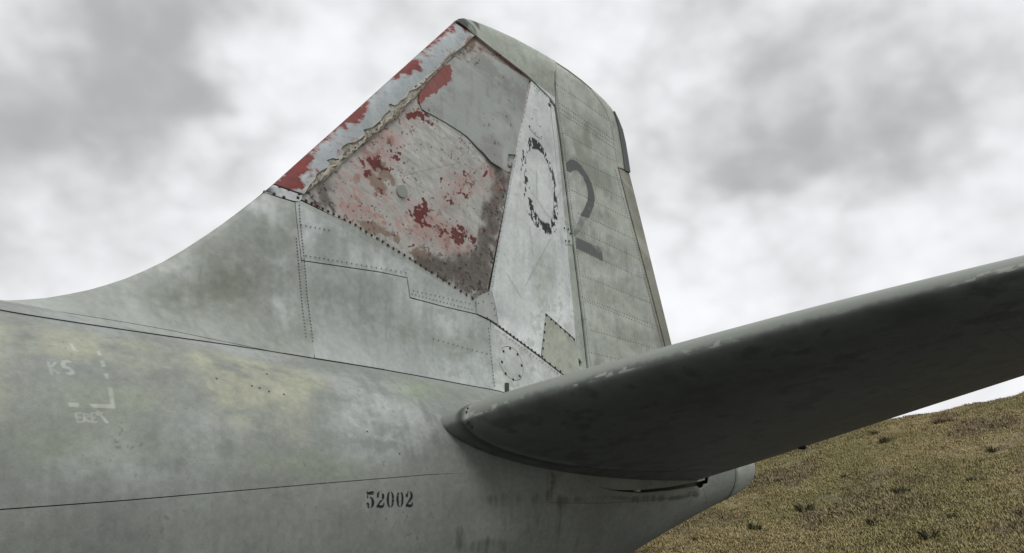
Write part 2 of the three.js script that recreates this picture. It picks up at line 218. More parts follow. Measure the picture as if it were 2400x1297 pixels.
const RUDROWS = [[[1302, 196], [1436, 289]], [[1312, 243], [1443, 332]], [[1312, 255], [1444, 341]], [[1314, 265], [1447, 353]], [[1320, 312], [1440, 378]], [[1345, 371], [1452, 423]], [[1357, 415], [1462, 466]], [[1341, 447], [1476, 514]], [[1356, 500], [1488, 562]], [[1358, 542], [1498, 608]], [[1351, 583], [1509, 654]], [[1366, 647], [1522, 710]], [[1364, 697], [1541, 766]], [[1372, 706], [1540, 774]], [[1385, 774], [1553, 822]], [[1380, 826], [1480, 850]]];
const bot = (a, b, n) => { const o = []; for (let i = 0; i <= n; i++) { const x = lerp(a, b, i / n); o.push([x, seamY(x) + 0.004]); } return o; };
const toFin = pts => dense(pts, 30).map(p => finHit(p[0], p[1]));
const toFinOpen = pts => dense(pts, 30, false).map(p => finHit(p[0], p[1]));
const seamXat = px => { const p = seamPx.findIndex(q => q[0] >= px); const a = seamPx[p - 1], b = seamPx[p], t = (px - a[0]) / (b[0] - a[0]); return fusHit(px, lerp(a[1], b[1], t))[0]; };
const lineTwo = [[10, 712], [60, 718.5], [110, 727], [200, 741], [300, 757], [400, 775], [500, 796], [570, 810], [636, 824], [655, 829]];

// ---- fin skin texture
const finMaps = (() => {
  const W = FWp, H = FHp; const [cv, x] = canvasOf(W, H, rgbOf([168, 174, 168]));
  const F = (p, c) => fillP(x, p, finC, rgbOf(c));
  x.fillStyle = rgbOf([162, 167, 161]); x.fillRect(0, 0, W, H);
  F([[692, 474], [1112, 704], [1150, 755], [1170, 940], [740, 860]], [174, 180, 177]);
  F(PX.G.concat([[1400, 960], [1160, 960]]), [188, 192, 188]); F(PX.cap.concat([[1262, 100], [1100, 30], [1040, 40]]), [164, 171, 160]);
  F([[1300, 120], [1480, 200], [1500, 400], [1620, 960], [1380, 960], [1362, 720], [1316, 330]], [176, 182, 173]);
  F(PX.hinge, [168, 176, 166]); F(PX.cover.concat([[630, 432], [1040, 40]]), [170, 178, 180]); F(PX.core, [170, 168, 159]);
  F([[1240, 185], [1300, 230], [1352, 800], [1278, 735], [1267, 838], [1160, 770], [1146, 684], [1206, 372]], [214, 219, 218]);
  F(PX.tri, [166, 171, 158]); F(PX.gus, [178, 182, 178]); F(PX.splice, [186, 190, 190]);
  F([[1447, 390], [1480, 400], [1620, 960], [1585, 960]], [152, 152, 140]);
  const base = x.getImageData(0, 0, W, H).data;
  const M = (d, b) => mask(W, H, c => d((p, k = 1) => fillP(c, p, finC, `rgb(${k * 255},${k * 255},${k * 255})`), (p, w, k = 1) => strokeP(c, p, finC, `rgb(${k * 255},${k * 255},${k * 255})`, w)), b);
  const mCore = M(f => f(PX.core)), mCover = M(f => f(PX.cover.concat([[630, 432], [1040, 40]]))), mRud = M(f => f([[1300, 120], [1480, 200], [1500, 400], [1620, 960], [1380, 960], [1362, 720], [1316, 330]]));
  const mRed = M(f => { f([[630, 434], [690, 442], [712, 441], [706, 422], [710, 404], [735, 382], [743, 366], [722, 360], [700, 368]]); f([[716, 364], [760, 334], [775, 326], [760, 318], [720, 350]], 0.8); f([[752, 336], [772, 324], [780, 308], [800, 298], [812, 308], [819, 291], [832, 290], [850, 270], [862, 250], [852, 240], [820, 260], [752, 325]]); f([[858, 238], [892, 212], [900, 196], [850, 240]], 0.7); f([[912, 186], [940, 181], [962, 174], [986, 164], [989, 150], [979, 136], [960, 138], [912, 178]]); f([[985, 130], [1020, 105], [1048, 78], [1072, 62], [1064, 46], [975, 125]], 0.75); f([[1072, 52], [1098, 70], [1090, 76], [1078, 62]]); f([[742, 388], [752, 398], [742, 414], [730, 432], [720, 440]], 0.6); }, 5);
  const mRedTape = M(f => f([[1046, 148], [1060, 150], [1062, 172], [1048, 190], [1000, 236], [984, 246], [978, 236], [990, 196], [1008, 176]]), 2);
  const mPink = M(f => { for (const e of [[890, 350, 60, 40, -40], [830, 455, 50, 60, 0], [900, 480, 60, 40, 20], [975, 520, 80, 40, 25], [1065, 555, 60, 36, 30], [1150, 420, 40, 30, 0], [960, 265, 34, 24, 0], [1055, 470, 30, 20, 0], [1080, 430, 40, 20, 40], [1185, 150, 16, 70, -50], [1140, 112, 30, 16, 40]]) f(ell(...e), 0.8); }, 16);
  const mFlake = M(f => { for (const e of [[919, 340, 5, 20, -20], [936, 372, 5, 14, -15], [884, 380, 20, 14, 30], [906, 392, 10, 8, 20], [866, 404, 7, 14, 0], [976, 266, 28, 12, 0], [1004, 284, 16, 4, 0], [984, 492, 20, 18, 0], [1004, 476, 8, 12, 0], [998, 520, 26, 8, 25], [1042, 545, 18, 8, 20], [1076, 546, 14, 22, -20], [1080, 446, 4, 12, 20], [1094, 465, 5, 18, -20], [1058, 473, 10, 6, 0], [1036, 409, 6, 4, 0], [1144, 405, 9, 3, 0], [830, 453, 5, 12, 20], [850, 472, 6, 8, 0], [896, 455, 4, 10, 0], [840, 484, 7, 5, 0], [1110, 560, 8, 8, 0], [1000, 340, 8, 3, 0], [1038, 356, 5, 3, 0], [914, 428, 4, 6, 0], [1090, 402, 4, 3, 0], [1155, 150, 10, 16, -40], [1190, 175, 8, 14, -40], [1220, 200, 6, 10, -40]]) f(ell(...e)); }, 2);
  const mBrown = M(f => { for (const e of [[905, 398, 34, 16, 35], [884, 432, 14, 34, -30], [1003, 604, 46, 20, 20], [900, 540, 40, 16, 30], [1105, 100, 26, 14, -40], [1058, 136, 22, 8, -42], [1040, 150, 14, 6, -42]]) f(ell(...e), 0.9); }, 5);
  const mDirt = M(f => { f(ell(1150, 470, 16, 80, 15), 0.5); f([[700, 456], [770, 400], [790, 420], [775, 470], [805, 505], [870, 548], [960, 590], [1060, 612], [1112, 590], [1140, 540], [1165, 470], [1190, 380], [1215, 372], [1150, 690], [1112, 704], [985, 622], [830, 530]]); f([[1060, 140], [1105, 90], [1130, 118], [1100, 150], [1080, 150]], 0.6); f([[1112, 84], [1246, 184], [1238, 206], [1132, 118]], 0.6); f([[1215, 190], [1246, 186], [1210, 370], [1195, 366]], 0.55); f([[800, 390], [1000, 210], [1010, 225], [830, 400], [790, 420]], 0.5); }, 14);
  const mPatch = M(f => f(PX.patch));
  const mOlive = M(f => { for (const e of [[430, 690, 110, 50, -10], [520, 660, 70, 60, -30], [360, 700, 90, 24, 5], [300, 720, 120, 18, 8], [620, 560, 50, 60, 0], [640, 770, 80, 50, 0], [480, 610, 60, 40, -30], [880, 760, 120, 40, 12], [760, 700, 50, 50, 0], [960, 800, 140, 30, 10], [1080, 810, 60, 40, 0], [870, 690, 30, 60, 0], [1210, 880, 30, 30, 0], [1280, 650, 20, 60, 0], [1430, 600, 60, 16, 12], [1450, 690, 60, 18, 12], [1480, 790, 60, 20, 10], [1390, 300, 40, 20, 30], [1420, 520, 20, 20, 0], [1400, 450, 20, 18, 0]]) f(ell(...e), 0.75); }, 26);
  const mLight = M(f => { for (const e of [[470, 640, 60, 18, -15], [330, 735, 90, 10, 10], [640, 500, 40, 40, 0], [670, 620, 30, 50, 0], [850, 600, 120, 24, 25], [760, 560, 50, 40, 0], [1000, 730, 90, 20, 15], [680, 740, 24, 60, 0], [1160, 840, 16, 60, 0], [1240, 860, 30, 40, 0], [1400, 640, 60, 8, 14], [1480, 640, 40, 12, 14], [1380, 540, 30, 30, 0], [1420, 745, 40, 10, 14], [1345, 470, 14, 40, 0]]) f(ell(...e), 0.7); }, 18);
  const mZero = M((f, s) => { f([[1234, 324], [1224, 350], [1219, 390], [1222, 431], [1228, 465], [1238, 502], [1254, 530], [1270, 545], [1285, 551], [1300, 544], [1307, 526], [1306, 490], [1302, 436], [1296, 404], [1286, 374], [1274, 350], [1262, 333], [1248, 323]]); f([[1247, 349], [1236, 356], [1231, 370], [1232, 400], [1239, 436], [1246, 470], [1254, 498], [1265, 515], [1277, 524], [1288, 522], [1293, 512], [1297, 490], [1297, 455], [1293, 420], [1284, 386], [1272, 362], [1260, 351]], 0); }, 1);
  const mTwo = M(f => { f([[1326, 382], [1336, 374], [1344, 375], [1352, 379], [1362, 388], [1370, 400], [1380, 416], [1387, 433], [1392, 450], [1394, 466], [1392, 484], [1381, 511], [1360, 506], [1366, 494], [1377, 470], [1378, 452], [1374, 434], [1366, 416], [1352, 399], [1343, 400], [1337, 405], [1328, 401]]); f([[1360, 506], [1381, 511], [1360, 540], [1348, 556], [1343, 548]], 0.45); f([[1350, 556], [1389, 574], [1411, 580], [1413, 613], [1383, 597], [1350, 582]], 0.8); }, 1);
  const mScr = M((f, s) => { for (const l of [[[1350, 400], [1300, 470]], [[1244, 450], [1290, 515]], [[1240, 530], [1248, 600]], [[1258, 470], [1256, 400]], [[1186, 640], [1222, 700]], [[1230, 672], [1290, 560]], [[800, 630], [835, 680]], [[760, 600], [792, 640]], [[1015, 792], [1013, 832]], [[1080, 810], [1083, 850]], [[905, 690], [905, 800]], [[845, 640], [842, 740]]]) s(l, 1.6, 0.8); }, 1);
  const mDent = M(f => { f([[948, 410], [1085, 380], [1085, 383], [948, 413]], 0.7); f([[1100, 420], [1140, 380], [1142, 383], [1104, 423]], 0.5); f([[1060, 520], [1090, 560], [1085, 585], [1055, 530]], 0.3); }, 1);
  const mTipBlack = M(f => { f([[1064, 50], [1076, 40], [1086, 42], [1096, 60], [1092, 72]]); f([[1096, 42], [1126, 58], [1114, 86], [1092, 72]], 0.55); }, 4);
  const mBand = M((f, s) => { for (const [a, b] of RUDROWS) { s([[a[0], a[1] + 5], [b[0], b[1] + 5]], 5, 0.9); s([[a[0], a[1] + 12], [b[0], b[1] + 12]], 9, 0.4); } }, 3);
  const hgt = new Float32Array(W * H);
  const map = texData(W, H, (i, j) => {
    const k = j * W + i, o = ((H - 1 - j) * W + i) * 4, X = FX0 + (i + 0.5) / W * (FX1 - FX0), Y = FY0 + (j + 0.5) / H * (FY1 - FY0);
    const c = [base[o], base[o + 1], base[o + 2]];
    const a = fbm2(X * 3.1, Y * 3.1, 5, 1), b = fbm2(X * 11 + 4, Y * 11, 4, 31), g = fbm2(X * 60, Y * 60, 3, 61), st = fbm2(X * 22, Y * 3, 4, 91), fine = hash2(i, j, 3);
    let h = 0.5 + (g - 0.5) * 0.06 + (fine - 0.5) * 0.02;
    const core = mCore[k], cover = mCover[k], rud = mRud[k];
    // weathered paint
    const v1 = fbm2(X * 24, Y * 24, 5, 113), ol = clamp(samp(mOlive, W, H, i + (a - 0.5) * 120, j + (b - 0.5) * 70) * 1.5 * sstep(0.30, 0.60, b * 0.40 + a * 0.32 + v1 * 0.28));
    mixc(c, [114, 120, 108], ol * lerp(0.8, 0.5, sstep(1.5, 2.2, X)) * (1 - core) * (1 - cover));
    mixc(c, [204, 209, 209], clamp(samp(mLight, W, H, i + (b - 0.5) * 90, j + (a - 0.5) * 60) * 1.5 * sstep(0.36, 0.60, b * 0.4 + st * 0.3 + v1 * 0.3)) * 0.85 * (1 - core) * (1 - cover));
    const mot = 1 + (a - 0.5) * 0.24 + (b - 0.5) * 0.16 + (g - 0.5) * 0.12 + (st - 0.5) * 0.10 + (fine - 0.5) * 0.03;
    c[0] *= mot; c[1] *= mot; c[2] *= mot;
    // dark scuffs that have a grain of their own
    const sc = sstep(0.54, 0.70, fbm2(X * 20 + Y * 6, Y * 26 - X * 8, 5, 141)) * sstep(0.44, 0.62, a); mixc(c, [116, 121, 115], sc * 0.22 * (1 - core));
    if (rud > 0.5) { mixc(c, [206, 208, 198], mBand[k] * sstep(0.42, 0.66, fbm2(X * 6, Y * 9, 4, 161)) * 0.6); const sx = fbm2(X * 1.6 + Y * 0.7, (Y + X * 0.45) * 9, 4, 171); mixc(c, [190, 193, 182], sstep(0.52, 0.72, sx) * 0.55); mixc(c, [118, 124, 112], sstep(0.54, 0.72, fbm2(X * 5, Y * 4, 4, 181)) * 0.45); }
    if (cover > 0.02) {
      const q1 = fbm2(X * 26, Y * 26, 4, 191) - 0.5, q2 = fbm2(X * 26, Y * 26, 4, 197) - 0.5; const rj = samp(mRed, W, H, i + q1 * 22, j + q2 * 22) + (b - 0.5) * 0.7 + (g - 0.5) * 0.9; mixc(c, [118 + 44 * (b - 0.5), 52 + 30 * (g - 0.5), 48 + 20 * (g - 0.5)], sstep(0.34, 0.62, rj) * cover * 0.95);
      mixc(c, [148, 118, 116], sstep(0.10, 0.40, rj) * (1 - sstep(0.34, 0.62, rj)) * 0.6 * cover); h += sstep(0.36, 0.52, rj) * -0.03;
    }
    if (core > 0.02) {
      const w1 = fbm2((X * 0.9 - Y * 0.35) * 14, (Y + X * 0.35) * 60, 4, 201), w2 = fbm2(X * 30, Y * 30, 4, 211), w3 = fbm2(X * 7, Y * 7, 4, 221);
      const w4 = fbm2((X + Y * 0.5) * 70, (Y - X * 0.5) * 16, 4, 205), ww = (w1 - 0.5) * 0.6 + (w4 - 0.5) * 0.35 + (w2 - 0.5) * 0.35; const cc = [182 + ww * 92, 182 + ww * 90, 177 + ww * 86];
      mixc(cc, [174, 142, 136], clamp(mPink[k] * 1.5 * sstep(0.42, 0.58, w3 * 0.35 + w1 * 0.35 + w4 * 0.3)) * 0.8);
      mixc(cc, [126, 104, 88], sstep(0.25, 0.65, samp(mBrown, W, H, i + (w3 - 0.5) * 60, j + (w2 - 0.5) * 40) + (w2 - 0.5) * 0.8) * 0.7);
      const dm = samp(mDirt, W, H, i + (w3 - 0.5) * 90, j + (w2 - 0.5) * 50); mixc(cc, [92 + ww * 70, 86 + ww * 66, 80 + ww * 60], sstep(0.10, 0.95, dm + (w2 - 0.5) * 0.8 + (w3 - 0.5) * 0.7 + ww * 0.6 - 0.08) * 0.88);
      mixc(cc, [52, 46, 42], sstep(0.66, 0.74, fbm2(X * 45 + Y * 20, Y * 50, 3, 251)) * sstep(0.2, 0.6, mDirt[k]) * 0.8);
      const q1 = fbm2(X * 34, Y * 34, 4, 241) - 0.5, q2 = fbm2(X * 34, Y * 34, 4, 247) - 0.5; const fl = samp(mFlake, W, H, i + q1 * 30, j + q2 * 30) + (w2 - 0.5) * 0.9 + (g - 0.5) * 2.0 - 0.17; mixc(cc, [98 + 34 * (w2 - 0.5), 44, 41], sstep(0.40, 0.52, fl) * 0.94); mixc(cc, [154, 112, 104], sstep(0.62, 0.74, fbm2(X * 20 + 5, Y * 20, 4, 249)) * sstep(0.15, 0.5, mPink[k]) * 0.6);
      mixc(cc, [62, 42, 38], sstep(0.71, 0.77, fbm2(X * 70, Y * 70, 2, 261)) * sstep(0.50, 0.62, w3) * 0.5);
      mixc(cc, [112, 110, 102], mDent[k] * 0.55 * sstep(0.3, 0.6, w2));
      h += (w1 - 0.5) * 0.22 + sstep(0.42, 0.50, fl) * 0.10 - mDent[k] * 0.3;
      if (mPatch[k] > 0.5) { const pc = [172 + (a - 0.5) * 30, 178 + (a - 0.5) * 30, 174 + (a - 0.5) * 28]; mixc(pc, [132, 128, 126], sstep(0.45, 0.7, w3 * 0.6 + fbm2(X * 3, Y * 9, 4, 271) * 0.4) * 0.55); mixc(pc, [134, 66, 62], sstep(0.30, 0.62, samp(mRedTape, W, H, i + (w2 - 0.5) * 26, j + (w3 - 0.5) * 20) + (g - 0.5) * 0.8) * (0.82 + 0.3 * (w4 - 0.5))); mixc(pc, [84, 76, 72], sstep(0.78, 0.84, fbm2(X * 60, Y * 40, 2, 281)) * sstep(0.5, 0.62, w3) * 0.8); mixc(pc, [120, 112, 110], sstep(0.58, 0.72, fbm2(X * 34, Y * 10, 4, 285)) * 0.14); cc[0] = pc[0]; cc[1] = pc[1]; cc[2] = pc[2]; }
      mixc(c, cc, core);
    }
    // worn figures
    const z = mZero[k]; if (z > 0.01) { mixc(c, [216, 220, 220], z * 0.8); const wear = fbm2(X * 80, Y * 42, 3, 301) * 0.75 + fbm2(X * 9, Y * 6, 3, 305) * 0.5; mixc(c, [44, 46, 46], z * sstep(0.60, 0.69, wear)); }
    const tw = mTwo[k]; if (tw > 0.01) mixc(c, [86, 92, 90], clamp(tw * 1.1) * sstep(0.30, 0.56, b * 0.5 + v1 * 0.4 + st * 0.2 + (tw - 0.55) * 0.3) * 0.9);
    mixc(c, [128, 132, 128], mScr[k] * 0.7);
    const tb = mTipBlack[k]; if (tb > 0.02) mixc(c, [48, 49, 46], sstep(0.30, 0.75, tb * 0.7 + (fbm2(X * 70 + Y * 30, Y * 14, 4, 331) - 0.3) * 0.9) * 0.8);
    hgt[k] = h; return c;
  }, true);
  const bump = texData(W, H, (i, j) => { const v = clamp(hgt[j * W + i]) * 255; return [v, v, v]; });
  return { map, bumpMap: bump };
})();
const finM = new THREE.MeshStandardMaterial({ ...finMaps, bumpScale: 0.006, roughness: 0.72, side: THREE.DoubleSide });
console.log('fin texture done');

// ---- fuselage skin texture
const fusMaps = (() => {
  const W = GWp, H = GHp;
  const M = (d, b) => mask(W, H, c => d((p, k = 1) => fillP(c, p, fusC, `rgb(${k * 255},${k * 255},${k * 255})`), (p, w, k = 1) => strokeP(c, p, fusC, `rgb(${k * 255},${k * 255},${k * 255})`, w), c), b);
  const mOl = M(f => { f([[0, 748], [150, 770], [330, 800], [420, 830], [300, 850], [150, 830], [0, 812]], 0.8); f([[0, 820], [110, 840], [120, 880], [60, 990], [0, 1010]], 0.6); f([[420, 815], [560, 836], [700, 862], [780, 888], [765, 930], [700, 965], [640, 1000], [560, 960], [500, 905], [470, 860]], 1); f([[240, 800], [420, 830], [500, 900], [300, 880]], 0.5); f([[560, 940], [760, 960], [740, 1040], [600, 1020]], 0.5); f([[340, 910], [420, 930], [360, 960]], 0.5); }, 14);
  const mGr = M(f => { f([[900, 890], [960, 888], [1060, 915], [1100, 930], [1040, 948], [940, 935]], 1); f([[260, 790], [420, 820], [330, 830]], 0.5); f([[80, 900], [260, 880], [400, 920], [320, 1000], [120, 990]], 0.35); f([[0, 1000], [400, 1040], [700, 1060], [860, 1090], [860, 1130], [500, 1090], [0, 1080]], 0.5); f([[0, 1220], [300, 1240], [300, 1300], [0, 1300]], 0.4); }, 16);
  const mLt = M(f => { f([[790, 920], [900, 930], [1040, 955], [1040, 1020], [960, 1070], [820, 1080], [780, 1000]], 0.6); f([[420, 980], [520, 980], [520, 1080], [460, 1110], [420, 1040]], 0.55); f([[60, 1130], [260, 1040], [520, 1120], [300, 1160], [80, 1170]], 0.5); f([[500, 1030], [560, 1030], [560, 1110], [500, 1110]], 0.5); f([[700, 860], [1000, 905], [880, 930], [760, 900]], 0.5); f([[1110, 1220], [1230, 1180], [1260, 1240], [1130, 1260]], 0.35); f([[100, 700], [700, 830], [660, 850], [50, 740]], 0.4); }, 18);
  const mDk = M(f => { f([[1110, 1150], [1200, 1140], [1290, 1150], [1280, 1175], [1190, 1172], [1108, 1186]], 0.45); f([[1070, 1220], [1090, 1220], [1100, 1290], [1070, 1300]], 0.7); f([[1090, 1260], [1230, 1250], [1230, 1300], [1090, 1300]], 0.5); f([[1282, 1105], [1300, 1112], [1296, 1170], [1284, 1175]], 0.8); f([[1300, 1160], [1500, 1165], [1640, 1150], [1640, 1165], [1500, 1180], [1300, 1178]], 0.7); f([[1286, 1220], [1314, 1220], [1310, 1300], [1284, 1300]], 0.6); f([[0, 1240], [290, 1250], [290, 1275], [0, 1268]], 0.3); f([[780, 1080], [860, 1085], [850, 1110], [770, 1105]], 0.3); f([[270, 1130], [330, 1122], [330, 1160], [280, 1160]], 0.25); f([[1140, 1176], [1330, 1176], [1420, 1300], [1200, 1300]], 0.25); }, 6);
  const mWhite = M((f, s) => { f([[226, 824], [234, 823], [238, 833], [230, 834]], 0.7); f([[234, 846], [243, 846], [247, 859], [238, 860]]); f([[243, 876], [252, 876], [255, 888], [246, 888]], 0.7); f([[252, 909], [262, 908], [267, 933], [257, 934]], 0.55); f([[257, 934], [266, 933], [269, 957], [258, 952]]); f([[208, 947], [258, 948], [269, 958], [218, 956]], 0.85); f([[160, 944], [184, 945], [184, 954], [160, 953]]); f([[122, 944], [136, 944], [136, 953], [122, 952]], 0.15);
    s([[165, 805], [175, 822], [185, 823]], 3, 0.5);
    s([[112, 848], [121, 878]], 2.6, 0.65); s([[130, 849], [118, 862], [137, 876]], 2.6, 0.65);
    s([[166, 850], [158, 846], [149, 848], [146, 854], [150, 861], [160, 863], [168, 868], [169, 874], [162, 877], [154, 874]], 4.2, 0.75);
    s([[228, 966], [252, 992]], 3, 0.8); s([[228, 974], [229, 965], [240, 970]], 3, 0.8);
    s([[191, 968], [177, 969], [181, 990], [195, 989]], 2, 0.6); s([[179, 979], [190, 979]], 2, 0.5); s([[197, 990], [196, 970], [205, 971], [208, 976], [198, 981], [210, 990]], 2, 0.7); s([[225, 968], [213, 969], [216, 990], [228, 989]], 2, 0.7); s([[214, 980], [224, 979]], 2, 0.65); }, 0);
  // stencilled number, laid on the skin by its corners
  const mNum = M((f, s, c) => {
    const g = [];
    const A = fusC(857, 1192), B = fusC(971, 1189), C = fusC(857, 1152);
    const ux = (B[0] - A[0]) / 5, uy = (B[1] - A[1]) / 5, vx = C[0] - A[0], vy = C[1] - A[1];
    const arc = (cx, cy, rx, ry, a0, a1, n = 14) => { const o = []; for (let i = 0; i <= n; i++) { const a = lerp(a0, a1, i / n) * Math.PI / 180; o.push([cx + rx * Math.cos(a), cy + ry * Math.sin(a)]); } return o; };
    const put = (k, pts, col = '#fff') => { c.fillStyle = col; c.beginPath(); pts.forEach(([a, b], i) => { const X = A[0] + ux * (k + a) + vx * b, Y = A[1] + uy * (k + a) + vy * b; i ? c.lineTo(X, Y) : c.moveTo(X, Y); }); c.closePath(); c.fill(); };
    const zero = k => { put(k, arc(0.45, 0.5, 0.36, 0.5, 98, 262).concat(arc(0.42, 0.5, 0.12, 0.44, 258, 102))); put(k, arc(0.47, 0.5, 0.36, 0.5, -82, 82).concat(arc(0.50, 0.5, 0.12, 0.44, 78, -78))); };
    const two = k => { put(k, arc(0.44, 0.70, 0.36, 0.30, 176, 100).concat(arc(0.40, 0.70, 0.10, 0.25, 110, 170), [[0.28, 0.66], [0.22, 0.60], [0.12, 0.62]])); put(k, arc(0.48, 0.70, 0.34, 0.30, 86, -30).concat([[0.62, 0.42], [0.40, 0.28], [0.30, 0.20], [0.14, 0.20], [0.34, 0.36], [0.52, 0.56]], arc(0.50, 0.72, 0.10, 0.22, -20, 80))); put(k, [[0.08, 0.18], [0.06, 0], [0.20, 0.05], [0.40, 0.0], [0.62, 0.0], [0.80, 0.08], [0.84, 0.30], [0.76, 0.30], [0.70, 0.18], [0.50, 0.14], [0.30, 0.20]]); };
    put(0, [[0.10, 0.80], [0.10, 1.0], [0.76, 1.0], [0.80, 0.88], [0.66, 0.78]]); put(0, [[0.12, 0.76], [0.22, 0.76], [0.22, 0.60], [0.12, 0.56]]); put(0, arc(0.42, 0.32, 0.40, 0.34, 100, -70).concat(arc(0.44, 0.32, 0.14, 0.26, -70, 90))); put(0, arc(0.40, 0.22, 0.34, 0.22, 170, 268).concat([[0.34, 0.06], [0.28, 0.10], [0.34, 0.22], [0.26, 0.32], [0.12, 0.32]]));
    two(1); zero(2); zero(3); two(4);
  }, 0);
  const hgt = new Float32Array(W * H);
  const map = texData(W, H, (i, j) => {
    const k = j * W + i, X = GX0 + (i + 0.5) / W * (GX1 - GX0), ph = (1 - (j + 0.5) / H) * Math.PI, h = ph < Math.PI / 2 ? 0.72 : 0.76, Y = h * Math.cos(ph), Z = 0.7 * Math.sin(ph);
    const a = fbm3(X * 2.4, Y * 3.6, Z * 3.6, 5, 401), b = fbm3(X * 8, Y * 11, Z * 11, 4, 431), g = fbm2(X * 60, ph * 45, 3, 461), st = fbm2(X * 26, ph * 2.6, 4, 481), fine = hash2(i, j, 8);
    const c = [140, 145, 139]; const w = b * 0.55 + a * 0.45;
    mixc(c, [170, 171, 149], clamp(samp(mOl, W, H, i + (a - 0.5) * 160, j + (b - 0.5) * 90) * 1.2 * sstep(0.34, 0.60, w)) * 0.85);
    mixc(c, [138, 150, 124], clamp(mGr[k] * sstep(0.34, 0.6, w)) * 0.8);
    mixc(c, [186, 190, 190], clamp(mLt[k] * 1.2 * sstep(0.32, 0.58, b * 0.7 + st * 0.3)) * 0.7);
    mixc(c, [84, 85, 79], clamp(sstep(0.25, 0.70, samp(mDk, W, H, i + (b - 0.5) * 50, j + (a - 0.5) * 40) * 0.8 + (st - 0.5) * 0.9 + (b - 0.5) * 0.6)) * sstep(0.02, 0.3, mDk[k]) * 0.7);
    const mot = 1 + (a - 0.5) * 0.24 + (b - 0.5) * 0.16 + (g - 0.5) * 0.14 + (st - 0.5) * 0.08 + (fine - 0.5) * 0.07; c[0] *= mot; c[1] *= mot; c[2] *= mot;
    mixc(c, [206, 209, 206], sstep(0.66, 0.72, fbm3(X * 30, Y * 30, Z * 30, 4, 501)) * sstep(0.2, 0.6, mLt[k]) * 0.25);
    mixc(c, [90, 90, 82], sstep(0.74, 0.80, fbm2(X * 70, ph * 52, 2, 511)) * sstep(0.56, 0.68, b) * 0.3);
    mixc(c, [206, 209, 202], clamp(mWhite[k] * 1.25) * clamp(0.50 + 1.1 * (b - 0.42) + 0.5 * (g - 0.5), 0.06, 0.85));
    mixc(c, [22, 23, 23], mNum[k] * sstep(0.16, 0.24, n2(X * 130, ph * 90, 521)));
    hgt[k] = 0.5 + (g - 0.5) * 0.06 + (a - 0.5) * 0.5 + (b - 0.5) * 0.10; return c;
  }, true);
  const bump = texData(W, H, (i, j) => { const v = clamp(hgt[j * W + i]) * 255; return [v, v, v]; });
  return { map, bumpMap: bump };
})();
const fusM = new THREE.MeshStandardMaterial({ ...fusMaps, bumpScale: 0.010, roughness: 0.60, side: THREE.DoubleSide });
console.log('fuselage texture done');

// plain weathered grey for what lies outside the view, and the dark structure below the skins
const grey = (() => { const m = texData(512, 512, (i, j) => { const t = (f, s) => { const x = i / 512, y = j / 512; const a = fbm2(x * f, y * f, 5, s), b = fbm2((x - 1) * f, y * f, 5, s), c = fbm2(x * f, (y - 1) * f, 5, s), d = fbm2((x - 1) * f, (y - 1) * f, 5, s); return lerp(lerp(a, b, x), lerp(c, d, x), y); }; const v = 1 + (t(5, 601) - 0.5) * 0.6 + (t(24, 621) - 0.5) * 0.3; return [150 * v, 156 * v, 148 * v]; }, true); return new THREE.MeshStandardMaterial({ map: m, roughness: 0.62, side: THREE.DoubleSide }); })();
const paleGrey = grey.clone(); paleGrey.color.setRGB(1.28, 1.26, 1.26);
const primerM = mat([112, 116, 92], { roughness: 0.85 }), darkLineM = mat([46, 46, 44], { roughness: 0.9 });
const rudRivM = mat([64, 66, 62], { roughness: 0.8 });
const screwM = mat([34, 34, 33], { roughness: 0.7 });
const rivetM = mat([92, 95, 90], { roughness: 0.7 });

// ---------------------------------------------------------------- aircraft
const jet = new THREE.Group(); jet.name = 'jet_aircraft'; scene.add(jet);
jet.userData = { label: 'weathered grey jet aircraft with faded 02 on its tail fin and flaking red paint', category: 'aircraft' };

// fasteners: low domes set on a surface
function fasteners(S, uvList, r, up = 0.0012) {
  const gs = [], up0 = new THREE.Vector3(0, 1, 0); const base = new THREE.ConeGeometry(r, r * 0.5, 6, 1); base.deleteAttribute('uv');
  for (const [u, v] of uvList) { const e = 2e-3, p = S(u, v, 0); const n = S(u + e, v, 0).sub(S(u - e, v, 0)).cross(S(u, v + e, 0).sub(S(u, v - e, 0))).normalize(); if (n.z < 0) n.negate(); const m = new THREE.Matrix4().makeRotationFromQuaternion(new THREE.Quaternion().setFromUnitVectors(up0, n)); m.setPosition(p.addScaledVector(n, up)); gs.push(base.clone().applyMatrix4(m)); }
  return mergeGeometries(gs);
}
const row = (a, b, n, jit = 0) => { const o = []; for (let i = 0; i < n; i++) { const t = n > 1 ? i / (n - 1) : 0; o.push([lerp(a[0], b[0], t) + (rnd() - 0.5) * jit, lerp(a[1], b[1], t) + (rnd() - 0.5) * jit]); } return o; };
const rowP = (pts, step) => dense(pts, step, false);

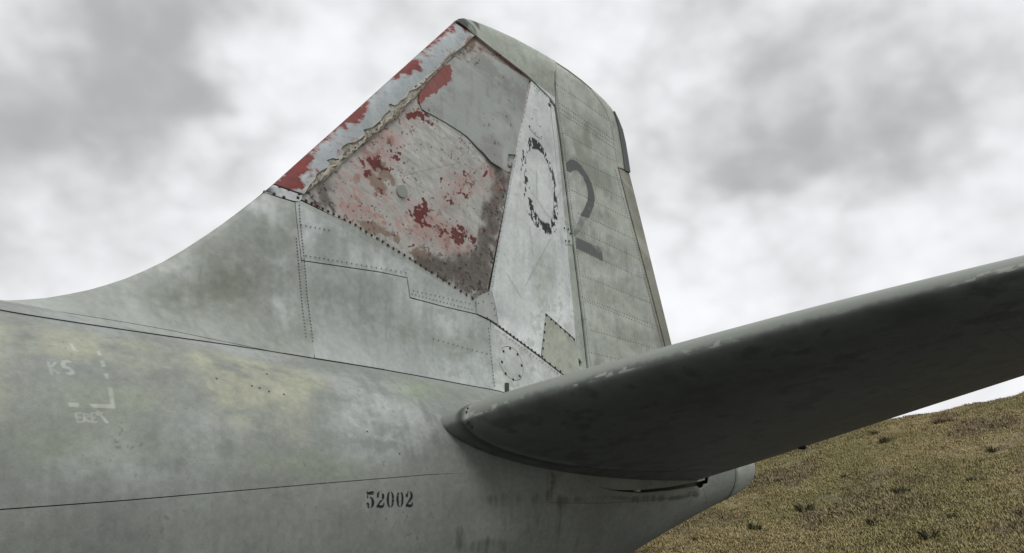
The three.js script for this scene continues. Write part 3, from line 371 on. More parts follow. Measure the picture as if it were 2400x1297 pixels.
// ---- fuselage
const finPanel = (poly, o = {}) => panelGeo(poly, finS, { uv: finUV, off: 0, thick: 0.012, ...o });
const fusPanel = (poly, o = {}) => panelGeo(poly, fusS, { uv: fusUV, flip: -1, cu: 0.06, cv: 0.07, off: 0, thick: 0.012, ...o });
const gridFus = (x0, x1, nx, off, mirror, p0 = 0, p1 = Math.PI, np = 40) => { const pos = [], uv = [], idx = []; for (let i = 0; i <= nx; i++) for (let j = 0; j <= np; j++) { const x = lerp(x0, x1, i / nx), ph = lerp(p0, p1, j / np), q = fusS(x, ph, off); pos.push(q.x, q.y, mirror ? -q.z : q.z); uv.push(x / 2.2, ph * 0.34); } for (let i = 0; i < nx; i++) for (let j = 0; j < np; j++) { const a = i * (np + 1) + j, b = a + np + 1; mirror ? idx.push(a, a + 1, b, b, a + 1, b + 1) : idx.push(a, b, a + 1, b, b + 1, a + 1); } const g = new THREE.BufferGeometry(); g.setAttribute('position', new THREE.Float32BufferAttribute(pos, 3)); g.setAttribute('uv', new THREE.Float32BufferAttribute(uv, 2)); g.setIndex(idx); g.computeVertexNormals(); return g; };
const XF = -0.3, XT = fusHit(1724, 1120)[0];
const fuselage = add(jet, 'fuselage', mergeVertices(mergeGeometries([gridFus(XF - 0.05, 5.3, 60, -0.10, false), gridFus(XF - 0.05, 5.3, 60, -0.10, true)])), primerM);
{
  const lowSeam = [[0, 1195], [300, 1173], [600, 1147], [800, 1130], [1000, 1113.5], [1100, 1108.5]].map(p => fusHit(...p).slice(0, 2));
  const l0 = lowSeam[0], lN = lowSeam[lowSeam.length - 1];
  const upEdge = [[1250, 1122], [1400, 1141], [1440, 1149], [1500, 1149], [1570, 1142], [1640, 1129], [1652, 1126], [1654, 1098], [1664, 1098]].map(p => fusHit(...p).slice(0, 2));
  const loEdge = [[1250, 1122], [1400, 1141], [1440, 1151], [1500, 1156], [1570, 1150], [1634, 1140], [1642, 1147], [1650, 1144], [1652, 1137], [1662, 1135], [1664, 1098]].map(p => fusHit(...p).slice(0, 2));
  const rest = [[lerp(upEdge[8][0], XT, 0.5), Math.PI * 0.47], [XT - 0.002, Math.PI * 0.47]];
  const start = [XF, l0[1] + (l0[0] - XF) * 0.02], g = 0.0018;
  const up = [[XF, 0.002], [XT - 0.002, 0.002], rest[1], rest[0], ...upEdge.slice().reverse(), ...lowSeam.slice().reverse(), start];
  const lo = [start, ...lowSeam, ...loEdge, ...rest, [XT - 0.002, Math.PI - 0.002], [XF, Math.PI - 0.002]];
  const dn = (poly, dv, keep) => poly.map(([u, v], i) => keep(i) ? [u, v + dv] : [u, v]);
  const n0 = up.length - lowSeam.length - 1;
  add(fuselage, 'upper_skin', fusPanel(dn(up, -g, i => i >= n0 + 1)), fusM);
  add(fuselage, 'lower_skin', fusPanel(dn(lo, g, i => i < lowSeam.length)), fusM);
  add(fuselage, 'starboard_skin', fusPanel([[XF, 0.002], [XT - 0.002, 0.002], [XT - 0.002, Math.PI - 0.002], [XF, Math.PI - 0.002]], { mirror: true }), fusM);
  add(fuselage, 'forward_skin', mergeVertices(mergeGeometries([gridFus(-8.6, XF - 0.004, 70, 0, false), gridFus(-8.6, XF - 0.004, 70, 0, true)])), grey);
  add(fuselage, 'tail_cap', mergeVertices(mergeGeometries([gridFus(XT + 0.004, 5.60, 30, 0.001, false), gridFus(XT + 0.004, 5.60, 30, 0.001, true)])), paleGrey);
  for (const l of [[[1284, 1112], [1284, 1150], [1285, 1178], [1340, 1180], [1420, 1180], [1520, 1174], [1640, 1160]], [[1648, 1145], [1656, 1170], [1655, 1190]]]) { const pts = dense(l, 20, false).map(p => fusHit(...p)[2]); add(fuselage, 'panel_joint', new THREE.TubeGeometry(new THREE.CatmullRomCurve3(pts), 60, 0.0008, 4), darkLineM); }
  { const c = fusHit(1494, 1151)[2], b = new THREE.BoxGeometry(0.03, 0.008, 0.02); b.translate(c.x, c.y, c.z); add(fuselage, 'clip', b, mat([196, 196, 190])); }
  { const fx = add(fuselage, 'screws', fasteners((u, v) => fusS(u, v, 0.001), [[507, 888], [625, 877], [590, 905], [608, 910], [630, 918], [665, 925], [860, 1012], [936, 1064], [1380, 1128], [1330, 1168], [1390, 1168], [1450, 1170], [1510, 1166], [1570, 1160], [1620, 1154], ...row([1690, 1105], [1660, 1185], 6)].map(p => fusHit(...p).slice(0, 2)), 0.0042, 0.001), rivetM); fx.userData.kind = 'stuff'; }
  const jg = []; for (let k = 0; k < 2; k++) jg.push(gridFus(XT + 0.010, XT + 0.045, 2, 0.004, k === 1));
  add(fuselage, 'joint_band', mergeVertices(mergeGeometries(jg)), grey);
}
// ---- fin
const outline = [...leC, ...tipC, ...teC.slice(1)].concat(bot(teC[teC.length - 1][0] - 0.01, leC[0][0] + 0.05, 50).map(([x, y]) => [x, y - 0.03]));
const finBaseS = (x, y) => new THREE.Vector3(x, y, Math.max(0.002, finT(x, y) - 0.045));
const fin = add(jet, 'tail_fin', mergeGeometries([panelGeo(outline, finBaseS, { uv: finUV, thick: 0, cu: 0.05, cv: 0.05 }), panelGeo(outline, finBaseS, { uv: finUV, thick: 0, mirror: true, cu: 0.05, cv: 0.05 })]), primerM);
const G2 = 0.0013;
{
  add(fin, 'starboard_skin', panelGeo(outline, finS, { uv: finUV, thick: 0, mirror: true }), grey);
  const xs = seamXat(736), xs2 = seamXat(1162), xL = seamXat(655);
  const le = leC.slice(0, leC.findIndex(p => p[0] > finHit(640, 436)[0]));
  const two = lineTwo.map(p => finHit(...p));
  const f1 = [...le, ...toFinOpen(PX.F1), [xs, seamY(xs) + 0.003], ...bot(xs - 0.02, xL + 0.02, 4).map(([x, y]) => [x, y]), ...two.slice().reverse(), [leC[0][0] + 0.3, lerp(seamY(leC[0][0] + 0.3), leC[1][1], 0.5)]];
  add(fin, 'fillet_skin', finPanel(inset(f1, 0.0006), { off: 0.002 }), finM);
  const stripLow = [...two, ...bot(xL - 0.01, leC[0][0] + 0.35, 30)];
  add(fin, 'fillet_strip', finPanel(stripLow, { off: -0.001 }), finM);
  add(fin, 'splice_strip', finPanel(inset(toFin(PX.splice), G2 * 0.8), { off: 0.003 }), finM);
  add(fin, 'skin_panel', finPanel(inset(toFin(PX.F2a), 0.0004)), finM);
  add(fin, 'skin_panel', finPanel(inset([...toFinOpen(PX.F2b), [xs2, seamY(xs2) + 0.003], ...bot(xs2 - 0.03, xs + 0.01, 22), ...toFinOpen([[736, 828], [724, 790], [710, 690], [705, 620]])], 0.0004)), finM);
  const xr = finHit(1400, 905)[0], hc = finHit(1198.5, 852), holeP = [[hc[0], seamY(hc[0]) + 0.004]]; for (let k = 0; k <= 36; k++) { const a = -Math.PI / 2 + k / 36 * 2 * Math.PI; holeP.push([hc[0] + 0.0905 * Math.cos(a), hc[1] + 0.0905 * Math.sin(a)]); } holeP.push([hc[0], seamY(hc[0]) + 0.004]);
  add(fin, 'skin_panel', finPanel(inset([...toFinOpen(PX.G), [xr - 0.1, seamY(xr) + 0.01], ...bot(xr - 0.12, hc[0] + 0.01, 6), ...holeP, ...bot(hc[0] - 0.01, xs2 + 0.005, 4)], G2)), finM);
  add(fin, 'skin_panel', finPanel(inset(toFin(PX.stripD), G2), { off: 0.003, thick: 0.022 }), finM);
  const tri = add(fin, 'access_panel', finPanel(inset(toFin(PX.tri), G2), { off: 0.001 }), finM);
  const gus = add(fin, 'gusset_plate', finPanel(inset(toFin(PX.gus), 0.001), { off: 0.006, thick: 0.02 }), finM);
  const cap = add(fin, 'tip_cap', finPanel(inset([...tipC.slice(0, 9), ...toFinOpen(PX.cap).reverse().slice(1)], 0.0012), { off: 0.006, thick: 0.024 }), finM);
  const hinge = add(fin, 'hinge_fairing', finPanel(inset(toFin(PX.hinge), 0.0026), { off: -0.006 }), finM);
  // dielectric leading edge with its torn edge, the bared core and the sheet that still clings to it
  const lip = [...toFinOpen(PX.cover)]; const i0 = leC.findIndex(p => p[0] > lip[lip.length - 1][0]);
  const cov = [...lip, ...leC.slice(i0)].map(p => p); const edgeJ = cov.map((p, i) => i > 3 && i < lip.length - 6 ? [p[0] + (rnd() - 0.5) * 0.008, p[1] + (rnd() - 0.5) * 0.008] : p);
  add(fin, 'leading_edge_cover', finPanel(inset(edgeJ, 0.001), { off: 0.004, thick: 0.016 }), finM).userData.label = 'leading edge cover with grey paint flaking from red primer';
  const core = add(fin, 'bared_core', panelGeo(toFin(PX.core), (x, y, o) => { const p = finS(x, y, o); p.z += (fbm2(x * 9, y * 9, 3, 701) - 0.5) * 0.006; return p; }, { uv: finUV, off: -0.014, thick: 0.006, cu: 0.03, cv: 0.03 }), finM); core.userData.label = 'bared core stained pink with dark red flakes';
  const pe = dense(PX.patch, 12).map(p => finHit(p[0], p[1], -0.006)).map(p => [p[0] + (rnd() - 0.5) * 0.004, p[1] + (rnd() - 0.5) * 0.004]);
  const lift = finHit(1178, 398);
  add(fin, 'patch_sheet', panelGeo(pe, (x, y, o) => { const p = finS(x, y, o); const d = Math.hypot(x - lift[0], y - lift[1]); p.z += 0.016 * Math.exp(-d * d / 0.016) + (fbm2(x * 5, y * 5, 2, 711) - 0.5) * 0.008; return p; }, { uv: finUV, off: -0.0075, thick: 0.003, cu: 0.03, cv: 0.03 }), finM);
  const fibM = (() => { const m = texData(256, 256, (i, j) => { const v = 0.75 + 0.5 * fbm2(i / 9, j / 5, 4, 771), t = sstep(0.4, 0.65, fbm2(i / 20, j / 20, 3, 781)); return [lerp(170, 140, t) * v, lerp(168, 134, t) * v, lerp(158, 122, t) * v]; }, true); return new THREE.MeshStandardMaterial({ map: m, roughness: 0.95, side: THREE.DoubleSide }); })();
  add(fin, 'fibre_layer', panelGeo(toFin([[706, 457], [740, 400], [780, 360], [850, 296], [905, 240], [960, 200], [1000, 170], [1060, 122], [1068, 126], [1004, 190], [960, 236], [905, 285], [850, 330], [790, 386], [740, 428]]), finS, { uv: (x, y) => [x * 3, y * 3], off: -0.003, thick: 0.010, cu: 0.03, cv: 0.03 }), fibM);
  // torn fibre edge: a lumpy ridge between cover and core
  const rail = [[708, 458], [722, 447], [740, 432], [760, 416], [782, 400], [800, 384], [820, 364], [842, 344], [862, 326], [882, 310], [902, 294], [916, 280], [930, 266], [946, 250], [962, 236], [976, 222], [990, 208], [1000, 198]];
  const rp = dense(rail, 4, false), N = rp.length, K = 9, pos = [], col = [], idx = [];
  const cA = new THREE.Color('rgb(168,163,150)'), cB = new THREE.Color('rgb(108,97,84)'), cC = new THREE.Color('rgb(198,194,182)');
  rp.forEach(([px, py], i) => { const t = i / (N - 1); const a = rp[Math.max(0, i - 1)], b = rp[Math.min(N - 1, i + 1)]; const dx = b[0] - a[0], dy = b[1] - a[1], l = Math.hypot(dx, dy), nx = dy / l, ny = -dx / l;   // towards the cover: up-left
    const env = Math.min(1, t * 5, (1 - t) * 6), wU = (2 + 15 * Math.pow(fbm2(i * 0.13, 1, 4, 721), 1.4) + 10 * (hash2(i, 5, 3) - 0.5)) * (0.35 + 0.65 * env), wD = 3 + (7 * fbm2(i * 0.17, 7, 3, 731) + 4 * (hash2(i, 9, 3) - 0.5)) * env;
    for (let k = 0; k < K; k++) { const s = k / (K - 1), q = lerp(wU, -wD, s); const [x, y] = finHit(px - Math.abs(nx) * q, py - Math.abs(ny) * q); const lump = fbm2(i * 0.33, s * 5, 4, 741); const prof = s < 0.08 ? 0.004 : Math.sin(Math.PI * Math.min(1, s * 0.85 + 0.12)) * (0.002 + 0.017 * lump * env) - 0.012 * s; const p = finS(x, y, prof); pos.push(p.x, p.y, s > 0.99 ? p.z - 0.01 : p.z);
      const m = fbm2(i * 0.3, s * 6, 4, 751), c = cA.clone().lerp(cB, sstep(0.5, 0.68, m)).lerp(cC, sstep(0.52, 0.3, m) * 0.6); col.push(c.r, c.g, c.b); } });
  for (let i = 0; i < N - 1; i++) for (let k = 0; k < K - 1; k++) { const a = i * K + k, b = a + K; idx.push(a, a + 1, b, b, a + 1, b + 1); }
  const tg = new THREE.BufferGeometry(); tg.setAttribute('position', new THREE.Float32BufferAttribute(pos, 3)); tg.setAttribute('color', new THREE.Float32BufferAttribute(col, 3)); tg.setIndex(idx); tg.computeVertexNormals();
  add(fin, 'torn_edge', tg, new THREE.MeshStandardMaterial({ vertexColors: true, roughness: 0.95, side: THREE.DoubleSide })).userData.label = 'ragged tan fibre edge torn along the leading edge cover';
  // round covers
  const disc = (cx, cy, rx, name, off, colr, th = 0.006) => { const c = finHit(cx, cy, off); const poly = []; for (let i = 0; i < 28; i++) { const a = i / 28 * 6.2832; poly.push([c[0] + rx * Math.cos(a), c[1] + rx * Math.sin(a)]); } return [add(fin, name, finPanel(poly, { off, thick: th }), colr || finM), c]; };
  const [rc, rcC] = disc(1198.5, 852, 0.0888, 'round_cover', 0.0015); void rcC; void rc;
  disc(943.2, 448, 0.031, 'inspection_plug', -0.005, mat([142, 148, 138], { roughness: 0.5 }), 0.01);
  const dia = [[1247, 276], [1241, 278], [1239, 292], [1241, 303], [1254, 318], [1266, 326], [1271, 322], [1271, 310], [1262, 292]];
  add(fin, 'small_cover', finPanel(inset(toFin(dia), 0.001), { off: 0.0055, thick: 0.003 }), finM);
  // openings in the hinge line
  add(fin, 'hinge_plate', finPanel(toFin([[1321, 531], [1330, 532], [1338, 540], [1341, 556], [1343, 574], [1326, 573]]), { off: -0.003, thick: 0.004 }), finM);
  { const pts = []; for (let i = 0; i < seamP.length; i++) pts.push(seamP[i][2].clone().add(new THREE.Vector3(0, 0.001, 0.001))); const a = seamP[0][2].x; for (let k = 1; k < 6; k++) { const x = a - k * 0.25; pts.unshift(new THREE.Vector3(x, seamY(x) + 0.001, seamZ(x) + 0.001)); } add(fin, 'seam_gap_shade', new THREE.TubeGeometry(new THREE.CatmullRomCurve3(pts), 160, 0.0018, 5), darkLineM); const hv = pts.filter(p => p.x > xL && p.x < xL + 0.75); if (hv.length > 1) add(fin, 'seam_gap_shade', new THREE.TubeGeometry(new THREE.CatmullRomCurve3(hv), 60, 0.0036, 5), darkLineM); }  // dark tubes standing in for the shaded gap along the fillet seam
  // fasteners
  const fp = l => l.map(p => finHit(p[0], p[1]));
  const dark = [...row([716, 471], [832, 528], 10), ...row([844, 536], [985, 622], 12), ...row([997, 630], [1106, 700], 9), ...row([1170, 766], [1262, 833], 12), ...row([619, 450], [700, 470], 0),
    [619, 450], [641, 455], [664, 463], [654, 438], [675, 445], [700, 455], [697, 464], [1124, 690], [1133, 684], [1143, 690], [1120, 712], [1131, 708], [1151, 712], [1157, 724], [1160, 740], [1141, 745], [1156, 727], [1162, 760]];
  const triR = [...row([1280, 739], [1345, 796], 7), ...row([1277, 760], [1270, 836], 5), ...row([1276, 844], [1325, 880], 5), [1335, 884]];
  const cvr = [[1179, 824], [1194.5, 817], [1212, 831], [1221.5, 857], [1217, 882], [1202, 890], [1184, 876], [1175.5, 849]];
  const dS = add(fin, 'screws', fasteners((u, v) => finS(u, v, 0.003), [...fp(dark), ...fp(triR), ...fp(cvr), ...fp([[1246, 279], [1240, 297], [1264, 297], [1253, 313], [1267, 321], [1322, 535], [1331, 538], [1336, 548], [1325, 565], [1333, 566]])], 0.0078, 0.003), screwM); dS.userData.kind = 'stuff';
  const small = [...rowP([[700, 482], [702, 520], [711, 600], [718, 690], [732, 800]], 8), ...rowP([[693, 560], [700, 640], [707, 720], [716, 790]], 8), ...rowP([[1144, 770], [1149, 830], [1158, 905]], 9), ...rowP([[1240, 205], [1206, 378], [1176, 520], [1152, 672]], 12), ...rowP([[1180, 785], [1320, 886]], 9), ...rowP([[705, 528], [770, 540]], 12), ...rowP([[716, 600], [800, 614], [950, 640]], 12), ...rowP([[965, 690], [1105, 726]], 9), ...rowP([[968, 682], [1100, 712]], 11), ...rowP([[1015, 795], [1140, 830]], 12), ...rowP([[1212, 170], [1280, 226]], 8), ...rowP([[1206, 100], [1214, 140]], 9), ...rowP([[1240, 118], [1246, 170]], 9), ...rowP([[1262, 130], [1276, 220]], 9), ...rowP([[1167, 75], [1172, 110]], 9)];
  const sS = add(fin, 'rivets', fasteners((u, v) => finS(u, v, 0.003), fp(small), 0.0036, 0.0018), rivetM); sS.userData.kind = 'stuff';
  // dark box standing in for the shaded opening where fillet meets tailplane
  const fr = finHit(1187, 916); const fg = new THREE.BoxGeometry(0.016, 0.052, 0.016); fg.translate(fr[0], fr[1] + 0.012, finT(...fr) + 0.003); add(fin, 'opening_shade_box', fg, mat([70, 72, 68]));
}
// ---- rudder
{
  const rud = add(jet, 'rudder', finPanel(inset(toFin(PX.rudder), 0.002), { off: 0.001 }), finM);
  const curve = [[1384, 209], [1402, 232], [1418, 256], [1430, 285], [1437, 320], [1443, 362], [1448, 393]];
  const tipEdge = tipC.slice(11);
  add(rud, 'tip_edge', finPanel(inset([...toFinOpen(curve).reverse(), ...tipEdge, ...toFinOpen([[1441, 268], [1449, 300], [1456, 340], [1464, 398]])], 0.0012), { off: 0.002 }), finM);
  const tab = [[1439, 261], [1449, 282], [1458, 305], [1465, 335], [1472, 378], [1476, 405], [1464, 400], [1456, 342], [1449, 300], [1441, 268]];
  const tabP = tab.map(p => { const q = onPlaneZ(p[0], p[1], 0.012); return [q.x, q.y]; });
  const tm = mat([96, 102, 100], { roughness: 0.7 });
  const tabS = (x, y, o = 0) => new THREE.Vector3(x, y, 0.014 + o);
  const tabG = mergeGeometries([panelGeo(tabP, tabS, { uv: finUV, off: 0.006, thick: 0.03 }), panelGeo(tabP, (x, y, o) => new THREE.Vector3(x, y, 0.004 - o), { uv: finUV, off: 0.006, thick: 0 })]);
  add(rud, 'trim_tab', tabG, tm).userData.label = 'dark fixed tab on the upper trailing edge of the rudder';
  add(rud, 'trailing_strip', finPanel(inset(toFin([[1449, 394], [1473, 405], [1500, 508], [1530, 630], [1560, 752], [1577, 826], [1590, 884], [1606, 960], [1592, 964], [1576, 890], [1564, 830], [1522, 668], [1477, 500]]), 0.002), { off: 0.002 }), finM).userData.label = 'stained trailing strip of the rudder';
  const pts = RUDROWS.flatMap(([a, b]) => rowP([a, b], 6.5)).concat(rowP([[1306, 236], [1320, 330], [1348, 560], [1368, 720], [1386, 880]], 6), rowP([[1296, 160], [1306, 236]], 6), rowP([[1442, 400], [1470, 500], [1514, 668], [1556, 826]], 6));
  const rv = add(rud, 'rivets', fasteners((u, v) => finS(u, v, 0.001), pts.map(p => finHit(...p)), 0.0040, 0.0014), rudRivM); rv.userData.kind = 'stuff';
}
// ---- tailplanes
const DIH = Math.tan(10 * Math.PI / 180), INC = Math.tan(4.7 * Math.PI / 180);
const tpLE = spline([[0.2, 2.17], [0.49, 2.175], [0.9, 2.185], [1.88, 2.345], [2.55, 2.53], [2.8, 2.63], [2.9, 2.78]]), tpTE = spline([[0.2, 4.49], [0.38, 4.43], [1.67, 3.98], [2.25, 3.80], [2.8, 3.65], [2.9, 3.54]]);
const tpY = z => 1.815 + (z - 0.49) * DIH;
function tpS(z, t, grow = 0) {          // t 0..1 from upper trailing edge round the nose to the lower trailing edge
  const c = tpTE(z) - tpLE(z), a = t * 2 - 1, s = a * a, th = 0.112 * (z > 2.8 ? 0.6 : 1);
  const y = th / 0.2 * c * (0.2969 * Math.sqrt(s) - 0.126 * s - 0.3516 * s * s + 0.2843 * s * s * s - 0.1015 * s * s * s * s) + 0.005;
  const X = s * c, Yv = (a < 0 ? 1 : -1) * (y + grow);
  return new THREE.Vector3(tpLE(z) + X - (grow && s < 0.02 ? grow : 0), tpY(z) - X * INC + (s < 1e-6 ? 0 : Yv), z);
}
function tpGeo(z0, z1, nz, mirror, grow = 0, nt = 56) {
  const pos = [], uv = [], idx = []; for (let i = 0; i <= nz; i++) for (let j = 0; j <= nt; j++) { const z = lerp(z0, z1, i / nz), t = j / nt, p = tpS(z, t, grow); pos.push(p.x, p.y, mirror ? -p.z : p.z); uv.push(z / 3, t); }
  for (let i = 0; i < nz; i++) { for (let j = 0; j < nt; j++) { const a = i * (nt + 1) + j, b = a + nt + 1; mirror ? idx.push(a, a + 1, b, b, a + 1, b + 1) : idx.push(a, b, a + 1, b, b + 1, a + 1); } const a = i * (nt + 1), e = a + nt; idx.push(a, e, a + nt + 1, e, e + nt + 1, a + nt + 1); }
  const nb = nz * (nt + 1); for (let j = 1; j < nt - 1; j++) { idx.push(nb, nb + j, nb + j + 1); idx.push(0, j + 1, j); }
  const g = new THREE.BufferGeometry(); g.setAttribute('position', new THREE.Float32BufferAttribute(pos, 3)); g.setAttribute('uv', new THREE.Float32BufferAttribute(uv, 2)); g.setIndex(idx); g.computeVertexNormals(); return g;
}
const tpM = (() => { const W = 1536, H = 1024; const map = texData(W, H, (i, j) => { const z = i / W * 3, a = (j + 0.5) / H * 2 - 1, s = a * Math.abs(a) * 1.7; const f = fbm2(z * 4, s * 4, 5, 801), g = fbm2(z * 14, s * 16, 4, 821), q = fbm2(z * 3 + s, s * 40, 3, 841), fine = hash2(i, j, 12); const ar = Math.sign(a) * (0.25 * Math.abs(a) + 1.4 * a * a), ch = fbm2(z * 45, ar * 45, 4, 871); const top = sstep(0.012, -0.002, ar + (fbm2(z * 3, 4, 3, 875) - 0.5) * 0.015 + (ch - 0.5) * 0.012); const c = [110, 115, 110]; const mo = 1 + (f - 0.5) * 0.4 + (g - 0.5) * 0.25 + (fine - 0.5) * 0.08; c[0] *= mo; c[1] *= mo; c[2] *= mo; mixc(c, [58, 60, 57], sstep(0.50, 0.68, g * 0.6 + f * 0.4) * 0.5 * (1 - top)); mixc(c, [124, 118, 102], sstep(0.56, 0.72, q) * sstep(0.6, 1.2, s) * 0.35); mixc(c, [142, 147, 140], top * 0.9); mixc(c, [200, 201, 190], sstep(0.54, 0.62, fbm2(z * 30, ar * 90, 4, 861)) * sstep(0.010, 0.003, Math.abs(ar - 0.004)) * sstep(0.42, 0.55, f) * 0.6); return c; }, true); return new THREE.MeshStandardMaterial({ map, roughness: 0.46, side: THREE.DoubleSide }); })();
for (const mir of [false, true]) {
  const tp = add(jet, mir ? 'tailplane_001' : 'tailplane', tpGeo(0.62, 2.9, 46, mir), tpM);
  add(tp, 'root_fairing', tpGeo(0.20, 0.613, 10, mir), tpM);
  if (!mir) {
    // gap filler, screws, tab and bracket on the trailing edge
    const sc = []; for (const t of [0.47, 0.492, 0.535, 0.56]) { const p = tpS(0.65, t), g = new THREE.SphereGeometry(0.0042, 8, 6); g.translate(p.x - 0.002, p.y, p.z); sc.push(g); } add(tp, 'screws', mergeGeometries(sc), screwM).userData.kind = 'stuff';
    const rows = []; for (let k = 0; k < 120; k++) { const z = 0.7 + k * 0.0175; rows.push([z, 0.5 + 0.5 * Math.sqrt(0.16)], [z, 0.5 + 0.5 * Math.sqrt(0.70)]); } for (const z of [0.95, 1.45, 1.95, 2.4]) for (let k = 0; k < 40; k++) rows.push([z, 0.5 + 0.5 * Math.sqrt(0.10 + 0.85 * k / 40)]);
    const dome = new THREE.ConeGeometry(0.0035, 0.0018, 6, 1); dome.rotateX(Math.PI); const gs = rows.map(([z, t]) => { const p = tpS(z, t), g = dome.clone(); g.translate(p.x, p.y - 0.0006, p.z); return g; }); add(tp, 'rivets', mergeGeometries(gs), rivetM).userData.kind = 'stuff';
    const br = new THREE.CapsuleGeometry(0.010, 0.026, 4, 10); br.rotateX(Math.PI / 2); const zb = 1.12; br.translate(tpTE(zb) - 0.02, tpS(zb, 1).y - 0.004, zb); add(tp, 'hinge_bracket', br, mat([52, 52, 47]));
    const tg = new THREE.BoxGeometry(0.05, 0.008, 0.55); const zt = 2.49; tg.rotateX(-Math.atan(DIH)); tg.rotateY(Math.atan2(3.52 - 3.40, 0.5) * 1); tg.translate(tpTE(zt) + 0.012, tpS(zt, 1).y + 0.002, zt); add(tp, 'trim_tab', tg, mat([70, 71, 66]));
  }
}
// ---- wings and landing gear, ahead of the view
{
  for (const s of [1, -1]) {
    const pos = [], uv = [], idx = [], nt = 32; [[0.5, -5.0, 2.6, 1.02], [6.0, -4.4, 1.1, 1.35]].forEach(([z, x, c, y], i) => { for (let j = 0; j <= nt; j++) { const a = j / nt * 2 - 1, q = a * a; const th = 0.12 / 0.2 * c * (0.2969 * Math.sqrt(q) - 0.126 * q - 0.3516 * q * q + 0.2843 * q ** 3 - 0.1015 * q ** 4); pos.push(x + q * c, y + (a < 0 ? th : -th), z * s); uv.push(x + q * c, z); } });
    for (let j = 0; j < nt; j++) { const b = j + nt + 1; s > 0 ? idx.push(j, b, j + 1, b, b + 1, j + 1) : idx.push(j, j + 1, b, b, j + 1, b + 1); } for (let j = 1; j < nt - 1; j++) idx.push(nt + 1, nt + 1 + j, nt + 2 + j);
    const g = new THREE.BufferGeometry(); g.setAttribute('position', new THREE.Float32BufferAttribute(pos, 3)); g.setAttribute('uv', new THREE.Float32BufferAttribute(uv, 2)); g.setIndex(idx); g.computeVertexNormals(); add(jet, s > 0 ? 'wing' : 'wing_001', g, grey);
  }
  const wheel = (x, z, r, top, nm) => { const leg = new THREE.CylinderGeometry(0.05, 0.045, top - r, 16); leg.translate(x, (top + r) / 2, z); const l = add(jet, nm, leg, mat([150, 152, 150], { roughness: 0.4, metalness: 0.4 })); const ty = new THREE.TorusGeometry(r - 0.08, 0.08, 14, 36); ty.translate(x, r - 0.004, z + 0.12 * Math.sign(z || 1)); add(l, 'tyre', ty, mat([28, 28, 28], { roughness: 0.9 })); const hub = new THREE.CylinderGeometry(r - 0.1, r - 0.1, 0.1, 28); hub.rotateX(Math.PI / 2); hub.translate(x, r, z + 0.12 * Math.sign(z || 1)); add(l, 'wheel_hub', hub, mat([140, 142, 140])); };
  wheel(-3.6, 1.4, 0.34, 1.1, 'main_gear'); wheel(-3.6, -1.4, 0.34, 1.1, 'main_gear_001'); wheel(-7.4, 0.0, 0.26, 1.1, 'nose_gear');
}
console.log('aircraft done');

// ---------------------------------------------------------------- ground
function groundY(x, z) {
  const t = x * 0.975 + z * 0.22 + (fbm2(x * 0.12, z * 0.12, 3, 901) - 0.5) * 3, Hh = Math.max(0.5, 4.75 + 0.15 * z);
  const r = clamp((t - 11) / 19); let y = Hh * (r * r * (3 - 2 * r) * 0.55 + 0.45 * Math.sin(r * Math.PI / 2) * r);
  if (t > 30) y -= (t - 30) * 0.03 * Math.min(1, (t - 30) / 20);
  const near = sstep(0, 5, Math.max(-13 - x, x - 9.2, -10 - z, z - 12)); return y + near * ((fbm2(x * 0.5, z * 0.5, 4, 911) - 0.5) * 0.5 + (fbm2(x * 2.5, z * 2.5, 3, 921) - 0.5) * 0.10);
}
// dry patches and greener ones, shared by soil and grass
const patchTone = (x, z) => [fbm2(x * 0.24 + 3, z * 0.34, 4, 931), fbm2(x * 0.42, z * 0.6 + 9, 4, 951)];
{
  const n = 260, m = 260, pos = [], uv = [], col = [], idx = []; const wx = s => 18 + 22 * s + 190 * s * s * s, wz = s => -2 + 24 * s + 190 * s * s * s;
  for (let i = 0; i <= n; i++) for (let j = 0; j <= m; j++) { const x = wx(i / n * 2 - 1), z = wz(j / m * 2 - 1); pos.push(x, groundY(x, z), z); uv.push(x / 3, z / 3); const [a, b] = patchTone(x, z); const c = [0.28, 0.235, 0.125]; const gr = sstep(0.42, 0.62, a), br = sstep(0.48, 0.64, b), ba = sstep(0.50, 0.60, fbm2(x * 1.4, z * 1.4, 3, 991)) * 0.2; col.push(lerp(lerp(lerp(c[0], 0.19, gr), 0.15, br * 0.8), 0.22, ba), lerp(lerp(lerp(c[1], 0.175, gr), 0.12, br * 0.8), 0.205, ba), lerp(lerp(lerp(c[2], 0.09, gr), 0.08, br * 0.8), 0.15, ba)); }
  for (let i = 0; i < n; i++) for (let j = 0; j < m; j++) { const a = i * (m + 1) + j, b = a + m + 1; idx.push(a, a + 1, b, b, a + 1, b + 1); }
  const g = new THREE.BufferGeometry(); g.setAttribute('position', new THREE.Float32BufferAttribute(pos, 3)); g.setAttribute('uv', new THREE.Float32BufferAttribute(uv, 2)); g.setAttribute('color', new THREE.Float32BufferAttribute(col, 3)); g.setIndex(idx); g.computeVertexNormals();
  const map = texData(512, 512, (i, j) => { const x = i / 512, y = j / 512; const t = (f, s) => { const a = fbm2(x * f, y * f, 4, s), b = fbm2((x - 1) * f, y * f, 4, s), c = fbm2(x * f, (y - 1) * f, 4, s), d = fbm2((x - 1) * f, (y - 1) * f, 4, s); return lerp(lerp(a, b, x), lerp(c, d, x), y); }; const v = 255 * clamp(0.76 + (t(44, 971) - 0.5) * 0.9 + (t(12, 981) - 0.5) * 0.3); return [v, v, v]; });
  const gm = new THREE.Mesh(g, new THREE.MeshStandardMaterial({ vertexColors: true, map, roughness: 1 })); gm.name = 'ground'; gm.receiveShadow = gm.castShadow = true; gm.userData.kind = 'structure'; scene.add(gm);
}
